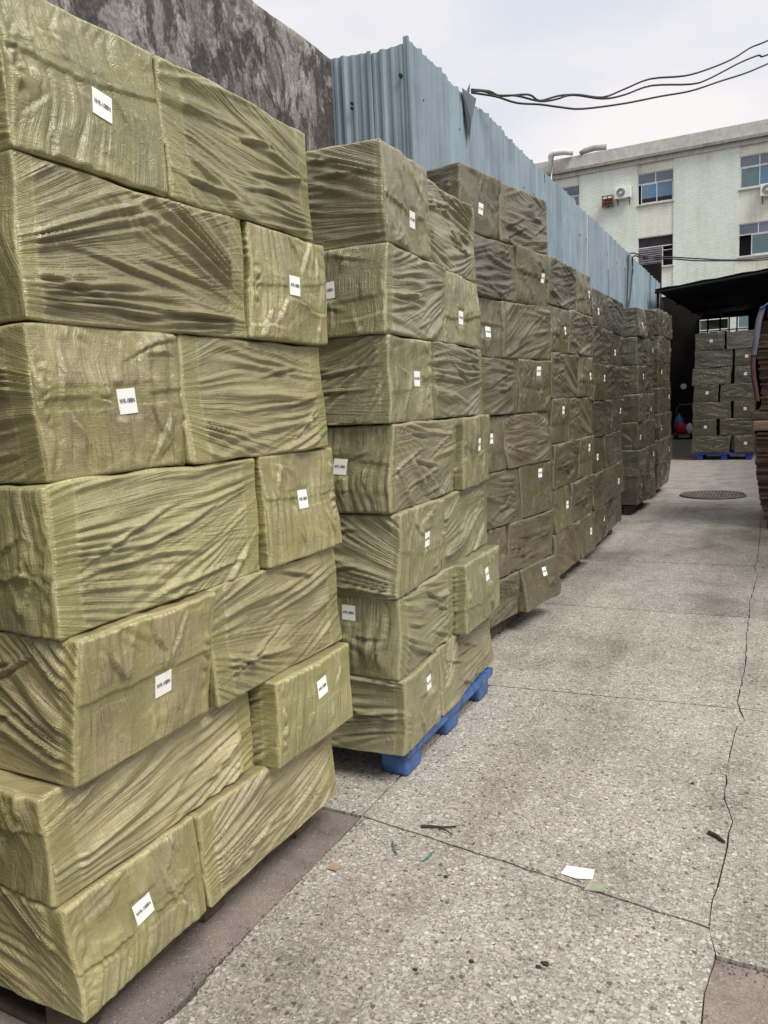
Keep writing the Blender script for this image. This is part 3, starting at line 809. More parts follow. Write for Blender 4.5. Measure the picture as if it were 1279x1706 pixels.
def ac_unit(x, z, label):
    r_ = tag(empty('air_conditioner', (x, BY-0.02, z)), label, 'air conditioner', 'outdoor air conditioner units on the white block')
    b_ = MB(); b_.box(-0.40, 0.40, -0.36, -0.06, 0, 0.56, 0.02); b_.build('body', M['acwhite'], r_)
    f_ = MB(); f_.cyl(-0.10, 0.28, -0.375, -0.358, 0.225, 28, 'y'); f_.build('fan_grille', M['acgrey'], r_)
    f_ = MB(); f_.cyl(-0.10, 0.28, -0.385, -0.374, 0.055, 16, 'y'); f_.build('fan_hub', M['acwhite'], r_)
    f_ = MB()
    for rr in (0.09, 0.135, 0.18, 0.22):
        f_.tube([(-0.10+rr*math.cos(a), -0.382, 0.28+rr*math.sin(a)) for a in [k*math.pi/12 for k in range(25)]], 0.004, 4)
    f_.build('fan_guard', M['acwhite'], r_)
    for sx in (-0.3, 0.3):
        f_ = MB(); f_.box(sx-0.02, sx+0.02, -0.36, 0.02, -0.045, -0.002); f_.box(sx-0.02, sx+0.02, 0.0, 0.02, -0.3, -0.047); f_.build('bracket', M['rust'], r_)
ac_unit(-7.55, 11.74, 'white air conditioner box beside a rusty cage, under the roof of the white block')
ac_unit(-0.72, 10.78, 'white air conditioner box below the upper window at the edge of the photo')
rk = tag(empty('rusty_cage', (-8.33, BY-0.02, 11.46)), 'small rusty iron cage on the white wall beside the air conditioner', 'bracket')
k_ = MB()
for sx in (-0.26, 0, 0.26):
    k_.box(sx-0.02, sx+0.02, -0.35, -0.31, 0, 0.5); k_.box(sx-0.02, sx+0.02, -0.31, 0.02, 0.0, 0.04)
for z in (0.0, 0.16, 0.32, 0.48): k_.box(-0.29, 0.29, -0.38, -0.352, z, z+0.05)
k_.build('cage_bars', M['rust'], rk)
k_ = MB(); k_.box(-0.24, 0.24, -0.28, -0.02, 0.05, 0.38, 0.03); k_.build('old_motor', M['rust'], rk)

pp = MB()
pp.tube([(-11.25, BY-0.5, 12.4), (-11.25, BY-0.5, 14.42), (-11.20, BY-0.5, 14.52), (-11.10, BY-0.5, 14.57), (-10.55, BY-0.45, 14.55), (-10.1, BY-0.3, 14.48)], 0.165, 12)
tag(pp.build('drain_pipe', M['pvc'], smooth=True), 'white plastic pipe with elbow bent over the parapet of the white block', 'pipe')
pp = MB(); pp.tube([(-9.75, BY-0.1, 14.38), (-9.55, BY+0.0, 14.52), (-9.1, BY+0.1, 14.60), (-8.5, BY+0.3, 14.60)], 0.15, 12)
tag(pp.build('roof_pipe', M['greypipe'], smooth=True), 'grey pipe lying on the parapet next to the white elbow pipe', 'pipe')

# ------------------------------------------------------------------ black canopy and what is under it
cp = tag(empty('canopy', (-1, 19.2, 0)), 'black tarpaulin canopy spanning the far end of the alley', 'canopy')
def canopy_sheet():
    nx, ny = 24, 14
    V = []
    for i in range(nx+1):
        for j in range(ny+1):
            x = -2.68 + 6.4*i/nx; y = 19.2 + 11.9*j/ny
            z = 4.04 + 0.083*(x+2.6) + 0.10*(y-19.2)*0.25 - 0.10*math.sin(math.pi*i/nx)*math.sin(math.pi*j/ny) + 0.03*math.sin(i*2.1)*(1 if j else 0.4)
            V.append((x+1, y-19.2, z))
    F = []
    for i in range(nx):
        for j in range(ny):
            a = i*(ny+1)+j; F.append((a, a+ny+1, a+ny+2, a+1))
    n0 = len(V); V += [(x, y, z+0.02) for x, y, z in V]
    F += [tuple(n0+q for q in f[::-1]) for f in F]
    for i in range(nx):
        a, c = i*(ny+1), (i+1)*(ny+1); F.append((a, n0+a, n0+c, c))
        a, c = i*(ny+1)+ny, (i+1)*(ny+1)+ny; F.append((c, n0+c, n0+a, a))
    return mesh_np('tarp', V, np.array(F, np.int32), M['black'], True)
link('tarp', canopy_sheet(), cp)
f_ = MB(); f_.tube([(-1.68, 0.03, 3.98), (4.7, 0.03, 4.50)], 0.03, 8); f_.build('edge_pole', M['black'], cp)
f_ = MB(); f_.tube([(-1.62, 0.10, 0), (-1.62, 0.10, 3.98)], 0.035, 8); f_.build('post', M['black'], cp)
for yy in (4.0, 8.0):
    f_ = MB(); f_.tube([(-1.66, yy, 3.98+yy*0.025), (4.7, yy, 4.5+yy*0.025)], 0.03, 8); f_.build('purlin', M['black'], cp)

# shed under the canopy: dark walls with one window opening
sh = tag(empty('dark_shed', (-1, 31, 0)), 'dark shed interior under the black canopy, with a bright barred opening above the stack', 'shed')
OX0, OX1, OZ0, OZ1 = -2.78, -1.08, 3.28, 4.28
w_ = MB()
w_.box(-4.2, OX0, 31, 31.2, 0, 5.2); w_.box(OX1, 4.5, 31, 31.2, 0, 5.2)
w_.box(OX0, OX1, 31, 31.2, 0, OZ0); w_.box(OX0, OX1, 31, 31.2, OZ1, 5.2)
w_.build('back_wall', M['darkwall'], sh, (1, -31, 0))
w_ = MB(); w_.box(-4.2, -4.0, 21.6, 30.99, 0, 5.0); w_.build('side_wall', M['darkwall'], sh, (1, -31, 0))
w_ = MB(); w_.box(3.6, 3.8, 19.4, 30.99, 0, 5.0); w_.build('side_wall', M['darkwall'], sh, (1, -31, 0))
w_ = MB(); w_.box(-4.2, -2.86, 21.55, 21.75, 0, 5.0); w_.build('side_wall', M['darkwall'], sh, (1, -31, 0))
w_ = MB()
w_.box(OX0, OX1, 30.93, 30.99, OZ1-0.05, OZ1+0.02); w_.box(OX0, OX1, 30.93, 30.99, OZ0-0.02, OZ0+0.04)
for x in (OX0, OX0+0.30, OX0+0.72, OX0+1.02, OX1-0.42, OX1-0.03):
    w_.box(x, x+0.05, 30.94, 30.985, OZ0+0.04, OZ1-0.05)
w_.box(OX0, OX1, 30.945, 30.98, OZ0+0.50, OZ0+0.54)
w_.build('window_frame', M['black'], sh, (1, -31, 0))
for x0, x1, z0, z1 in ((OX0+0.37, OX0+0.69, OZ0+0.05, OZ0+0.49), (OX0+0.78, OX0+0.99, OZ0+0.05, OZ0+0.49), (OX0+1.09, OX1-0.45, OZ0+0.05, OZ0+0.42), (OX1-0.36, OX1-0.05, OZ0+0.05, OZ0+0.4), (OX0+0.06, OX0+0.28, OZ0+0.05, OZ0+0.49), (OX0+0.06, OX0+1.0, OZ0+0.58, OZ1-0.08)):
    p_ = MB(); p_.box(x0, x1, 31.02, 31.03, z0, z1); p_.build('pane', simple_or('pale_pane', (0.62, 0.64, 0.55)), sh, (1, -31, 0))  # pale opaque panes set in the opening
d_ = MB(); d_.cyl(0, 0, -0.03, 0.0, 0.105, 24, 'y')
tag(d_.build('round_plate', M['white'], None, (-3.27, 30.95, 1.83)), 'small round white plate on the dark wall under the canopy', 'plate')
# trolley with bags
tr = tag(empty('hand_trolley', (-3.0, 28.6, 0)), 'dark hand trolley standing in the gloom beyond the film-wrapped stacks', 'trolley')
t_ = MB(); t_.box(-0.34, 0.34, -0.5, 0.5, 0.16, 0.21, 0.01); t_.build('deck', M['rust'], tr)
t_ = MB(); t_.tube([(-0.32, 0.45, 0.2), (-0.30, 0.52, 1.05), (-0.2, 0.55, 1.18), (0.2, 0.55, 1.18), (0.30, 0.52, 1.05), (0.32, 0.45, 0.2)], 0.02, 8); t_.build('handle', M['iron'], tr)
for sx in (-0.26, 0.26):
    for sy in (-0.38, 0.38):
        t_ = MB(); t_.cyl(sy, 0.08, sx-0.025, sx+0.025, 0.08, 14, 'x'); t_.build('wheel', M['black'], tr)
def bag(name, mat, loc, s, label, seed):
    bm = bmesh.new(); bmesh.ops.create_icosphere(bm, subdivisions=3, radius=1)
    for v in bm.verts:
        n_ = float(pn(v.co.x*2+seed, v.co.y*2+v.co.z*1.7, seed))
        v.co *= 1 + 0.18*n_
        v.co.x *= s[0]; v.co.y *= s[1]; v.co.z = max(-0.75, v.co.z)*s[2] + 0.75*s[2]
        if v.co.z > 1.3*s[2]: v.co.x *= 0.6; v.co.y *= 0.6
    me = bpy.data.meshes.new(name); bm.to_mesh(me); bm.free(); me.materials.append(mat)
    for p in me.polygons: p.use_smooth = True
    tag(link(name, me, None, loc), label, 'bag')
bag('plastic_bag', M['red'], (-3.05, 28.3, 0.21), (0.24, 0.2, 0.22), 'red plastic bag on the dark trolley at the far end', 3)
bag('plastic_bag', M['white'], (-2.78, 28.25, 0.212), (0.14, 0.15, 0.2), 'white plastic bag beside the red bag on the trolley', 4)
bag('plastic_bag', M['bluebag'], (-3.15, 28.55, 0.212), (0.16, 0.15, 0.38), 'pale blue plastic bag behind the red bag on the trolley', 5)
bag('plastic_bag', M['white'], (-2.52, 28.35, 0.0), (0.15, 0.14, 0.26), 'white sack on the floor next to the dark trolley', 6)

# ------------------------------------------------------------------ unseen wall added on the other side to shade the alley
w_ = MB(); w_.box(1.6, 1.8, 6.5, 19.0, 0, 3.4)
tag(w_.build('added_shade_wall', concrete_mat('shade_wall_concrete', (0.24, 0.22, 0.20), 0.4)), 'unseen wall added along the open side of the alley to shade it', 'building')

# ------------------------------------------------------------------ cartons
PITCHF = {}
def axis_pts(length, step, r):
    n = max(2, int(round((length-2*r)/step)))
    inner = np.linspace(r, length-r, n+1)
    return np.concatenate([[0, r*0.25, r*0.6], inner, [length-r*0.6, length-r*0.25, length]])

def tri(x, skew):
    f = x - np.floor(x)
    f = np.where(f < skew, 0.5*f/skew, 0.5+0.5*(f-skew)/(1-skew))      # skewed phase
    return 0.5-0.5*np.arcsin(0.955*np.cos(2*np.pi*f))/math.asin(0.955)

def fold_long(u, v, U, Vh, seed, amp=1.0):
    """tension creases pulled the long way over a carton's long side.
    Returns displacement, tape mask and the crease coordinates (along, across)."""
    rg = np.random.default_rng(seed)
    d = np.zeros_like(u)
    side = rg.choice([-1, 1])
    fq = rg.uniform(8.5, 13)*2; fa = rg.uniform(0.0155, 0.0225); skew = rg.uniform(0.54, 0.62)
    co = None; wprev = None
    lean = rg.normal(0, 0.16)
    for k in range(2):
        sd = side if k == 0 else -side
        ax = U/2 + sd*(U/2 + rg.uniform(0.15, 0.7))
        ay = Vh/2 + rg.uniform(-0.55, 0.55)*Vh - lean*sd*0.5
        dx, dy = (u-ax), (v-ay)
        rad = np.hypot(dx, dy); th = np.arctan2(dy, np.abs(dx))
        t = th*(abs(ax-U/2)) + 0.012*pn(u*1.6+seed, v*2.0, seed+k) + 0.004*pn(u*6, v*7+seed, seed+31)
        if co is None: co = (rad+seed*0.37, t+seed*0.11)
        # taut pleats: skewed triangle waves with wandering phase, so facets stay flat and creases crisp
        p1 = t*fq + 1.9*pn(rad*1.0+seed*3.1, t*6, seed+k*7+1) + seed*0.37
        p2 = t*fq*2.1 + 1.3*pn(rad*1.4+seed*1.7, t*11, seed+k*7+2)
        p3 = t*fq*3.7 + 1.0*pn(rad*2.6+seed*0.7, t*34, seed+k*7+3)
        a1 = sstep(-0.30, 0.42, pn(rad*1.5+3, t*9+seed, seed+k*7+4))
        a2 = sstep(-0.25, 0.40, pn(rad*2.1+seed, t*16, seed+k*7+9))
        a3 = sstep(-0.10, 0.45, pn(rad*2.6+seed, t*22, seed+k*7+11))
        h = fa*(0.12+a1)*tri(p1, skew) + 0.0070*a2*tri(p2, 0.5) + 0.0018*a3*tri(p3, 0.5)
        wgt = sstep(-0.3, 0.3, (u/U-0.5)*sd*0.9 + rg.uniform(-0.15, 0.15)) if k == 0 else 1-wprev
        wprev = wgt
        d += wgt*(h-0.004)
    # a few thin tight creases
    for _ in range(rg.integers(3, 7)):
        p0u, p0v = rg.uniform(0.15, 0.85)*U, rg.uniform(0.1, 0.9)*Vh
        a = lean*side + rg.normal(0, 0.16); L = rg.uniform(0.12, 0.32)
        su = (u-p0u)*np.cos(a)+(v-p0v)*np.sin(a); sv = -(u-p0u)*np.sin(a)+(v-p0v)*np.cos(a)
        sv = sv + rg.uniform(-0.35, 0.35)*su*su
        w = sstep(L, 0, np.abs(su))
        d += 0.013*w*np.exp(-(sv/0.007)**2) - 0.012*w*np.exp(-((sv+0.012)/0.006)**2)
    b0, b1 = rg.uniform(0.03, 0.09), rg.uniform(0.03, 0.09)
    wob = 0.006*pn(u*0, v*7+seed, seed+40)
    band = sstep(0.0, 1.0, (u-b0+0.015+wob)/0.03)*sstep(0.0, 1.0, (U-b1-u+0.015+wob)/0.03)
    d = d*(0.30+0.70*band)
    tape = (1-band)*0.85
    return d*amp, tape, co

def fold_end(u, v, U, Vh, seed, amp=1.0):
    """gift-wrap folds, taped flaps and gathered seam on the short end"""
    rg = np.random.default_rng(seed+1000)
    d = np.zeros_like(u)
    vm = Vh*rg.uniform(0.40, 0.64)
    # hanging flap: cloth above laps over cloth below along a sagging line
    sl = rg.normal(0, 0.10)
    v0 = vm + sl*(u-U/2) - rg.uniform(0, 0.035)*np.sin(np.pi*u/U) + 0.006*pn(u*14, u*0, seed+3)
    q = v-v0
    if rg.random() < 0.75:
        d += rg.uniform(0.006, 0.014)*np.exp(-np.maximum(q, 0)/0.05)*sstep(-0.002, 0.003, q)*sstep(-0.25, 0.1, pn(u*5, u*0+seed, seed+4)+0.15)
    for k in range(rg.integers(7, 12)):        # lips of folded cloth
        p0u, p0v = rg.uniform(0.12, 0.88)*U, rg.uniform(0.1, 0.9)*Vh
        a = rg.choice([R(90)+rg.normal(0, 0.25), R(90)+rg.normal(0, 0.25), rg.normal(0, 0.4), R(60), R(120)])
        L = rg.uniform(0.04, 0.15)
        su = (u-p0u)*np.cos(a)+(v-p0v)*np.sin(a)
        sv = -(u-p0u)*np.sin(a)+(v-p0v)*np.cos(a) + 0.010*pn(u*9+k, v*9, seed+k)
        w = sstep(L, 0, np.abs(su))
        s = rg.choice([-1, 1])
        d += rg.uniform(0.007, 0.017)*w*np.exp(-np.maximum(sv*s, 0)/0.022)*sstep(-0.002, 0.002, sv*s) - 0.004*w*np.exp(-((sv*s+0.005)/0.003)**2)
    # gathers running into the seam
    tt = u + 0.05*pn(u*3, v*4, seed+8)
    fan = np.abs(pn(tt*24, np.abs(q)*2.2+seed, seed+5))**0.7
    d += 0.020*fan*sstep(-0.05, 0.4, pn(u*3.5+5, v*3.5, seed+6)+0.08)
    fan2 = np.abs(pn(tt*58, np.abs(q)*3.5+seed, seed+15))
    d += 0.009*fan2*sstep(-0.1, 0.4, pn(u*5+15, v*4, seed+16)+0.05)
    cr = np.abs(pn(u*13+2*pn(u*4, v*4, seed+9), v*11+2*pn(u*4+9, v*4, seed+10), seed+7))
    d += 0.016*cr*sstep(0.0, 0.5, pn(u*4, v*4+3, seed+11))
    # ruffled gather along one vertical edge, strongest at the seam
    eu = 0.028 if rg.random() < 0.6 else U-0.028
    ru = np.exp(-((u-eu-0.010*pn(v*9, v*0, seed+21))/0.014)**2)*(0.25+0.75*np.exp(-(q/0.09)**2))*sstep(Vh*0.02, Vh*0.12, v)*sstep(Vh*0.98, Vh*0.88, v)
    d += ru*(0.040*np.abs(pn(v*19+1.5*pn(v*6, u*5, seed+23), u*30, seed+13))**0.8 - 0.010)
    tape = 0.9*sstep(0.034, 0.026, np.abs(q))*sstep(-0.3, 0.0, pn(u*1.5+seed, v*0, seed+14)+0.2)
    if rg.random() < 0.8:
        uc = U*rg.uniform(0.2, 0.8)
        tape = np.maximum(tape, 0.9*sstep(0.034, 0.028, np.abs(u-uc+rg.normal(0, 0.06)*(v-Vh/2))))
    tape = np.maximum(tape, 0.7*sstep(0.07, 0.055, u)+0.7*sstep(U-0.07, U-0.055, u))
    tape = np.maximum(tape, 0.7*sstep(0.0, 0.25, pn(u*5+3, v*6, seed+22)))
    d = d*(1-0.25*tape)
    return d*amp, np.clip(tape, 0, 1), (np.abs(q)*0.8+seed*0.37, tt+seed*0.11)

def carton_mesh(size, front, seed, step, mat, amp=1.0, flats={}):
    """front: 'long' or 'end' = what the +X side shows; the -Y side shows the other.
    Returns mesh and grids for the +X and -Y sides. Origin: centre of the base."""
    sx, sy, sz = size
    rg = np.random.default_rng(seed)
    r = rg.uniform(0.005, 0.008)
    ax = [axis_pts(sx, step*(1.7 if sx > 0.3 and seed < 200 else 1.25), r), axis_pts(sy, step, r), axis_pts(sz, step, r)]
    n = [len(a) for a in ax]
    other = 'end' if front == 'long' else 'long'
    Vall, Fall, Kall, Tall, Eall, UVall, grids = [], [], [], [], [], [], {}
    base = 0
    h = np.array([sx, sy, sz])/2
    ph = rg.uniform(0, 6.28, 12)
    bul = rg.uniform(0.0, 0.006)
    tilt = rg.normal(0, 0.010, 3)
    faces = [('+x', 0, 1, 1, 2, front), ('-x', 0, -1, 1, 2, front), ('-y', 1, -1, 0, 2, other), ('+y', 1, 1, 0, 2, other), ('+z', 2, 1, 0, 1, 'top'), ('-z', 2, -1, 0, 1, 'bot')]
    for fi, (nm, na, sg, ua, va, kind) in enumerate(faces):
        iu, iv = np.meshgrid(np.arange(n[ua]), np.arange(n[va]), indexing='ij')
        P = np.zeros(iu.shape+(3,))
        P[..., ua] = ax[ua][iu]-h[ua]; P[..., va] = ax[va][iv]-h[va]; P[..., na] = sg*h[na]
        K = np.zeros(iu.shape+(3,), np.int64)
        K[..., ua] = iu; K[..., va] = iv; K[..., na] = (n[na]-1) if sg > 0 else 0
        u = ax[ua][iu]; v = ax[va][iv]; U = 2*h[ua]; Vv = 2*h[va]
        if nm in ('+y', '-x'): uu = U-u
        else: uu = u
        if kind == 'long': d, tape, co = fold_long(uu, v, U, Vv, seed*13+fi, amp)
        elif kind == 'end': d, tape, co = fold_end(uu, v, U, Vv, seed*13+fi, amp)
        else:
            d = 0.007*np.abs(pn(u*7, v*7, seed+fi)); tape = np.zeros_like(u); co = (u, v)
            d = d*amp
        e1 = np.minimum(np.minimum(u, U-u), np.minimum(v, Vv-v))
        if nm in flats:
            fu, fv, fw_, fh, ft = flats[nm]
            q = np.maximum(np.abs(u-fu*U)/(fw_*0.5+0.004), np.abs(v-fv*Vv)/(fh*0.5+0.004))
            d = d*(1-0.93*sstep(1.5, 0.95, q))
        d = d*sstep(0.0, 0.009, e1)
        d += (bul if kind != 'bot' and kind != 'top' else 0.003)*np.sin(np.pi*np.clip(u/U, 0, 1))*np.sin(np.pi*np.clip(v/Vv, 0, 1))
        inner = np.clip(P, -h+r, h-r)
        dd = P-inner
        ln = np.maximum(np.linalg.norm(dd, axis=-1, keepdims=True), 1e-9)
        nr = dd/ln
        Q = inner + nr*r + nr*d[..., None]*(1.0)
        # uneven outline of the soft bundle
        x, y, z = P[..., 0], P[..., 1], P[..., 2]
        Q[..., 0] += 0.0045*np.sin(y*9+z*5+ph[0]) + 0.003*np.sin(z*21+y*4+ph[1]) + tilt[0]*z/h[2]*0.8
        Q[..., 1] += 0.0045*np.sin(x*8+z*7+ph[2]) + 0.003*np.sin(z*19+x*6+ph[3]) + tilt[1]*z/h[2]*0.8
        Q[..., 2] += (0.0035*np.sin(x*9+y*7+ph[4]) + 0.002*np.sin(y*23+ph[5]))*(0.4+0.6*(z+h[2])/(2*h[2]))
        Q[..., 2] += h[2]
        grids[nm] = (Q, ax[ua], ax[va], na, sg)
        nn = iu.size
        idx = base+np.arange(nn).reshape(iu.shape)
        f = np.stack([idx[:-1, :-1], idx[1:, :-1], idx[1:, 1:], idx[:-1, 1:]], -1)
        flip = (nm in ('-x', '+y', '-z'))
        if flip: f = f[..., ::-1]
        Vall.append(Q.reshape(-1, 3)); Kall.append(K.reshape(-1, 3)); Tall.append(tape.ravel())
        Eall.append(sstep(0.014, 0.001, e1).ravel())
        uvp = np.stack([uu.ravel()+fi*3.7, v.ravel()], -1)
        UVall.append((f.reshape(-1, 4)-base, uvp, np.stack([co[0].ravel(), co[1].ravel()], -1))); Fall.append(f.reshape(-1, 4)); base += nn
    V = np.concatenate(Vall); K = np.concatenate(Kall); F = np.concatenate(Fall)
    UV = np.concatenate([uvp[f.ravel()] for f, uvp, _ in UVall]); UV2 = np.concatenate([c2[f.ravel()] for f, _, c2 in UVall])
    key = (K[:, 0]*4096+K[:, 1])*4096+K[:, 2]
    _, first, inv = np.unique(key, return_index=True, return_inverse=True)
    Vw = V[first]; T = np.concatenate(Tall)[first]; E_ = np.concatenate(Eall)[first]
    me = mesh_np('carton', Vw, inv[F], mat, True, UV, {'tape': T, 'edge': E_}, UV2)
    return me, grids

def on_grid(grid, u, v):
    Q, au, av, na, sg = grid
    i = np.clip(np.searchsorted(au, u)-1, 0, len(au)-2); j = np.clip(np.searchsorted(av, v)-1, 0, len(av)-2)
    a = ((u-au[i])/(au[i+1]-au[i]))[..., None]; b_ = ((v-av[j])/(av[j+1]-av[j]))[..., None]
    return (Q[i, j]*(1-a)+Q[i+1, j]*a)*(1-b_) + (Q[i, j+1]*(1-a)+Q[i+1, j+1]*a)*b_

# the printed code, once, as flat lettering
fc = bpy.data.curves.new('print', 'FONT'); fc.body = 'NVR-108BN'; fc.size = 1.0; fc.align_x = 'CENTER'; fc.align_y = 'CENTER'; fc.resolution_u = 2
fc.offset = 0.012
fo = bpy.data.objects.new('print', fc); COL.objects.link(fo)
dg = bpy.context.evaluated_depsgraph_get()
tm = bpy.data.meshes.new_from_object(fo.evaluated_get(dg))
bmt = bmesh.new(); bmt.from_mesh(tm); bmesh.ops.triangulate(bmt, faces=bmt.faces[:])
bmesh.ops.remove_doubles(bmt, verts=bmt.verts[:], dist=1e-5)
TV = np.array([v.co[:2] for v in bmt.verts]); TF = np.array([[v.index for v in f.verts] for f in bmt.faces], np.int32)
bmt.free(); bpy.data.objects.remove(fo); bpy.data.meshes.remove(tm)
TV = (TV - (TV.max(0)+TV.min(0))/2)/(TV[:, 0].max()-TV[:, 0].min())

def sticker(grid, uc, vc, w, hgt, tilt, parent, bold=1.0):
    Q, au, av, na, sg = grid
    ca, sa = math.cos(tilt), math.sin(tilt)
    nrm = np.zeros(3); nrm[na] = sg
    k = 7
    s, t = np.meshgrid(np.linspace(-0.5, 0.5, k), np.linspace(-0.5, 0.5, k), indexing='ij')
    U0 = uc + (s*w*ca - t*hgt*sa); V0 = vc + (s*w*sa + t*hgt*ca)
    dep0 = on_grid(grid, U0, V0)[..., na]*sg
    Am = np.stack([s.ravel(), t.ravel(), np.ones(s.size)], -1)
    cf = np.linalg.lstsq(Am, dep0.ravel(), rcond=None)[0]
    lift0 = np.percentile(dep0.ravel()-Am@cf, 92)
    def place(s, t, lift, st=None):
        u = uc + (s*w*ca - t*hgt*sa); v = vc + (s*w*sa + t*hgt*ca)
        P = on_grid(grid, u, v).copy()
        P[..., na] = sg*(cf[0]*s + cf[1]*t + cf[2] + lift0 + lift)
        return P
    st = [None]
    A = place(s, t, 0.0016, st); B = place(s, t, 0.0004, st)
    idx = np.arange(k*k).reshape(k, k)
    f = np.stack([idx[:-1, :-1], idx[1:, :-1], idx[1:, 1:], idx[:-1, 1:]], -1).reshape(-1, 4)
    if na == 1 and sg > 0 or na == 0 and sg < 0: f = f[:, ::-1]
    rim = np.concatenate([idx[:, 0], idx[-1, 1:], idx[-2::-1, -1], idx[0, -2:0:-1]])
    rf = np.array([[rim[i], rim[i]+k*k, rim[(i+1) % len(rim)]+k*k, rim[(i+1) % len(rim)]] for i in range(len(rim))])
    me = mesh_np('sticker', np.concatenate([A.reshape(-1, 3), B.reshape(-1, 3)]), np.concatenate([f, f[:, ::-1]+k*k, rf]), M['sticker'], False)
    o = link('sticker', me, parent)
    P = place(TV[:, 0]*0.82, TV[:, 1]*0.82*w/hgt*1.7 + 0.02, 0.0026, st)
    pm = mesh_np('print', P, TF, M['ink'], False)
    link('print', pm, o)
    return o

GR = 'olive wrapped cartons stacked on pallets along the alley'
ORD = ['topmost', 'second from top', 'third from top', 'fourth from top', 'fifth from top', 'sixth from top', 'seventh from top', 'eighth from top']
def ordinal(i, n):
    return 'bottom' if i == n-1 else ORD[i]
proto = {}
def put_carton(loc, rz, size, front, seed, step, mat, label, st=None, st_end=None, amp=1.0, share=None):
    """st / st_end: (u, v, w, h, tilt) fractions for the sticker on the +X / -Y side"""
    if share is not None and share in proto:
        src, ssize = proto[share]
        o = src.copy(); COL.objects.link(o)
        o.location = loc; o.rotation_euler = (0, 0, rz)
        o.scale = tuple(a/b for a, b in zip(size, ssize))
        for ch in src.children:
            c = ch.copy(); COL.objects.link(c); c.parent = o
            for gch in ch.children:
                d = gch.copy(); COL.objects.link(d); d.parent = c
    else:
        me, gr = carton_mesh(size, front, seed, step, mat, amp, {k_: v_ for k_, v_ in (('+x', st), ('-y', st_end)) if v_})
        o = link('carton', me, None, loc, rz)
        if st: sticker(gr['+x'], st[0]*size[1], st[1]*size[2], st[2], st[3], st[4], o)
        if st_end: sticker(gr['-y'], st_end[0]*size[0], st_end[1]*size[2], st_end[2], st_end[3], st_end[4], o)
        if share is not None: proto[share] = (o, size)
    tag(o, label, 'carton', GR)
    return o

def lab(front, i, n, where, pos):
    w = ordinal(i, n)
    if front == 'end': return f'stickered olive carton, {w} {where}'
    return f'creased olive carton, {w} {where}'

def wood_pallet(x0, x1, y0, y1, label):
    r_ = tag(empty('wooden_pallet', ((x0+x1)/2, (y0+y1)/2, 0)), label, 'pallet', 'dark wooden pallets under the carton stacks')
    w, d = x1-x0, y1-y0
    mb = MB(); mb.box(-w/2, w/2, -0.05, 0.05, 0, 0.022, 0.003); bd = mb.mesh('deck_board', M['oldwood'])
    mb = MB(); mb.box(-0.05, 0.05, -d/2, d/2, 0, 0.079, 0.004); sm = mb.mesh('stringer', M['oldwood'])
    for i in range(6): link('deck_board', bd, r_, (0, -d/2+0.05+(d-0.1)*i/5, 0.103))
    for i in range(3): link('bottom_board', bd, r_, (0, -d/2+0.05+(d-0.1)*i/2, 0.0))
    for i in range(3): link('stringer', sm, r_, (-w/2+0.05+(w-0.1)*i/2, 0, 0.023))
    return r_

def plastic_pallet(cx, cy, w, d, h, mat, label, rz=0.0):
    r_ = tag(empty('plastic_pallet', (cx, cy, 0), rz), label, 'pallet')
    mb = MB(); t = 0.05; z1 = h-0.002; z0 = h-t
    mb.box(-w/2, w/2, -d/2, -d/2+0.10, z0, z1, 0.012); mb.box(-w/2, w/2, d/2-0.10, d/2, z0, z1, 0.012)
    mb.box(-w/2, -w/2+0.10, -d/2+0.1, d/2-0.1, z0+0.001, z1-0.001, 0.006); mb.box(w/2-0.10, w/2, -d/2+0.1, d/2-0.1, z0+0.001, z1-0.001, 0.006)
    for i in range(1, 6):
        x = -w/2+0.1+(w-0.2)*i/6; mb.box(x-0.035, x+0.035, -d/2+0.1, d/2-0.1, z0+0.01, z1-0.002)
    for i in range(1, 4):
        y = -d/2+0.1+(d-0.2)*i/4; mb.box(-w/2+0.1, w/2-0.1, y-0.03, y+0.03, z0+0.012, z1-0.004)
    mb.build('deck', mat, r_)
    lb = MB(); lb.box(-0.07, 0.07, -0.08, 0.08, 0, z0+0.004, 0.02)
    lm = lb.mesh('foot', mat, True)
    for ix in (-1, 0, 1):
        for iy in (-1, 0, 1):
            link('foot', lm, r_, (ix*(w/2-0.09), iy*(d/2-0.105), 0))
    return r_

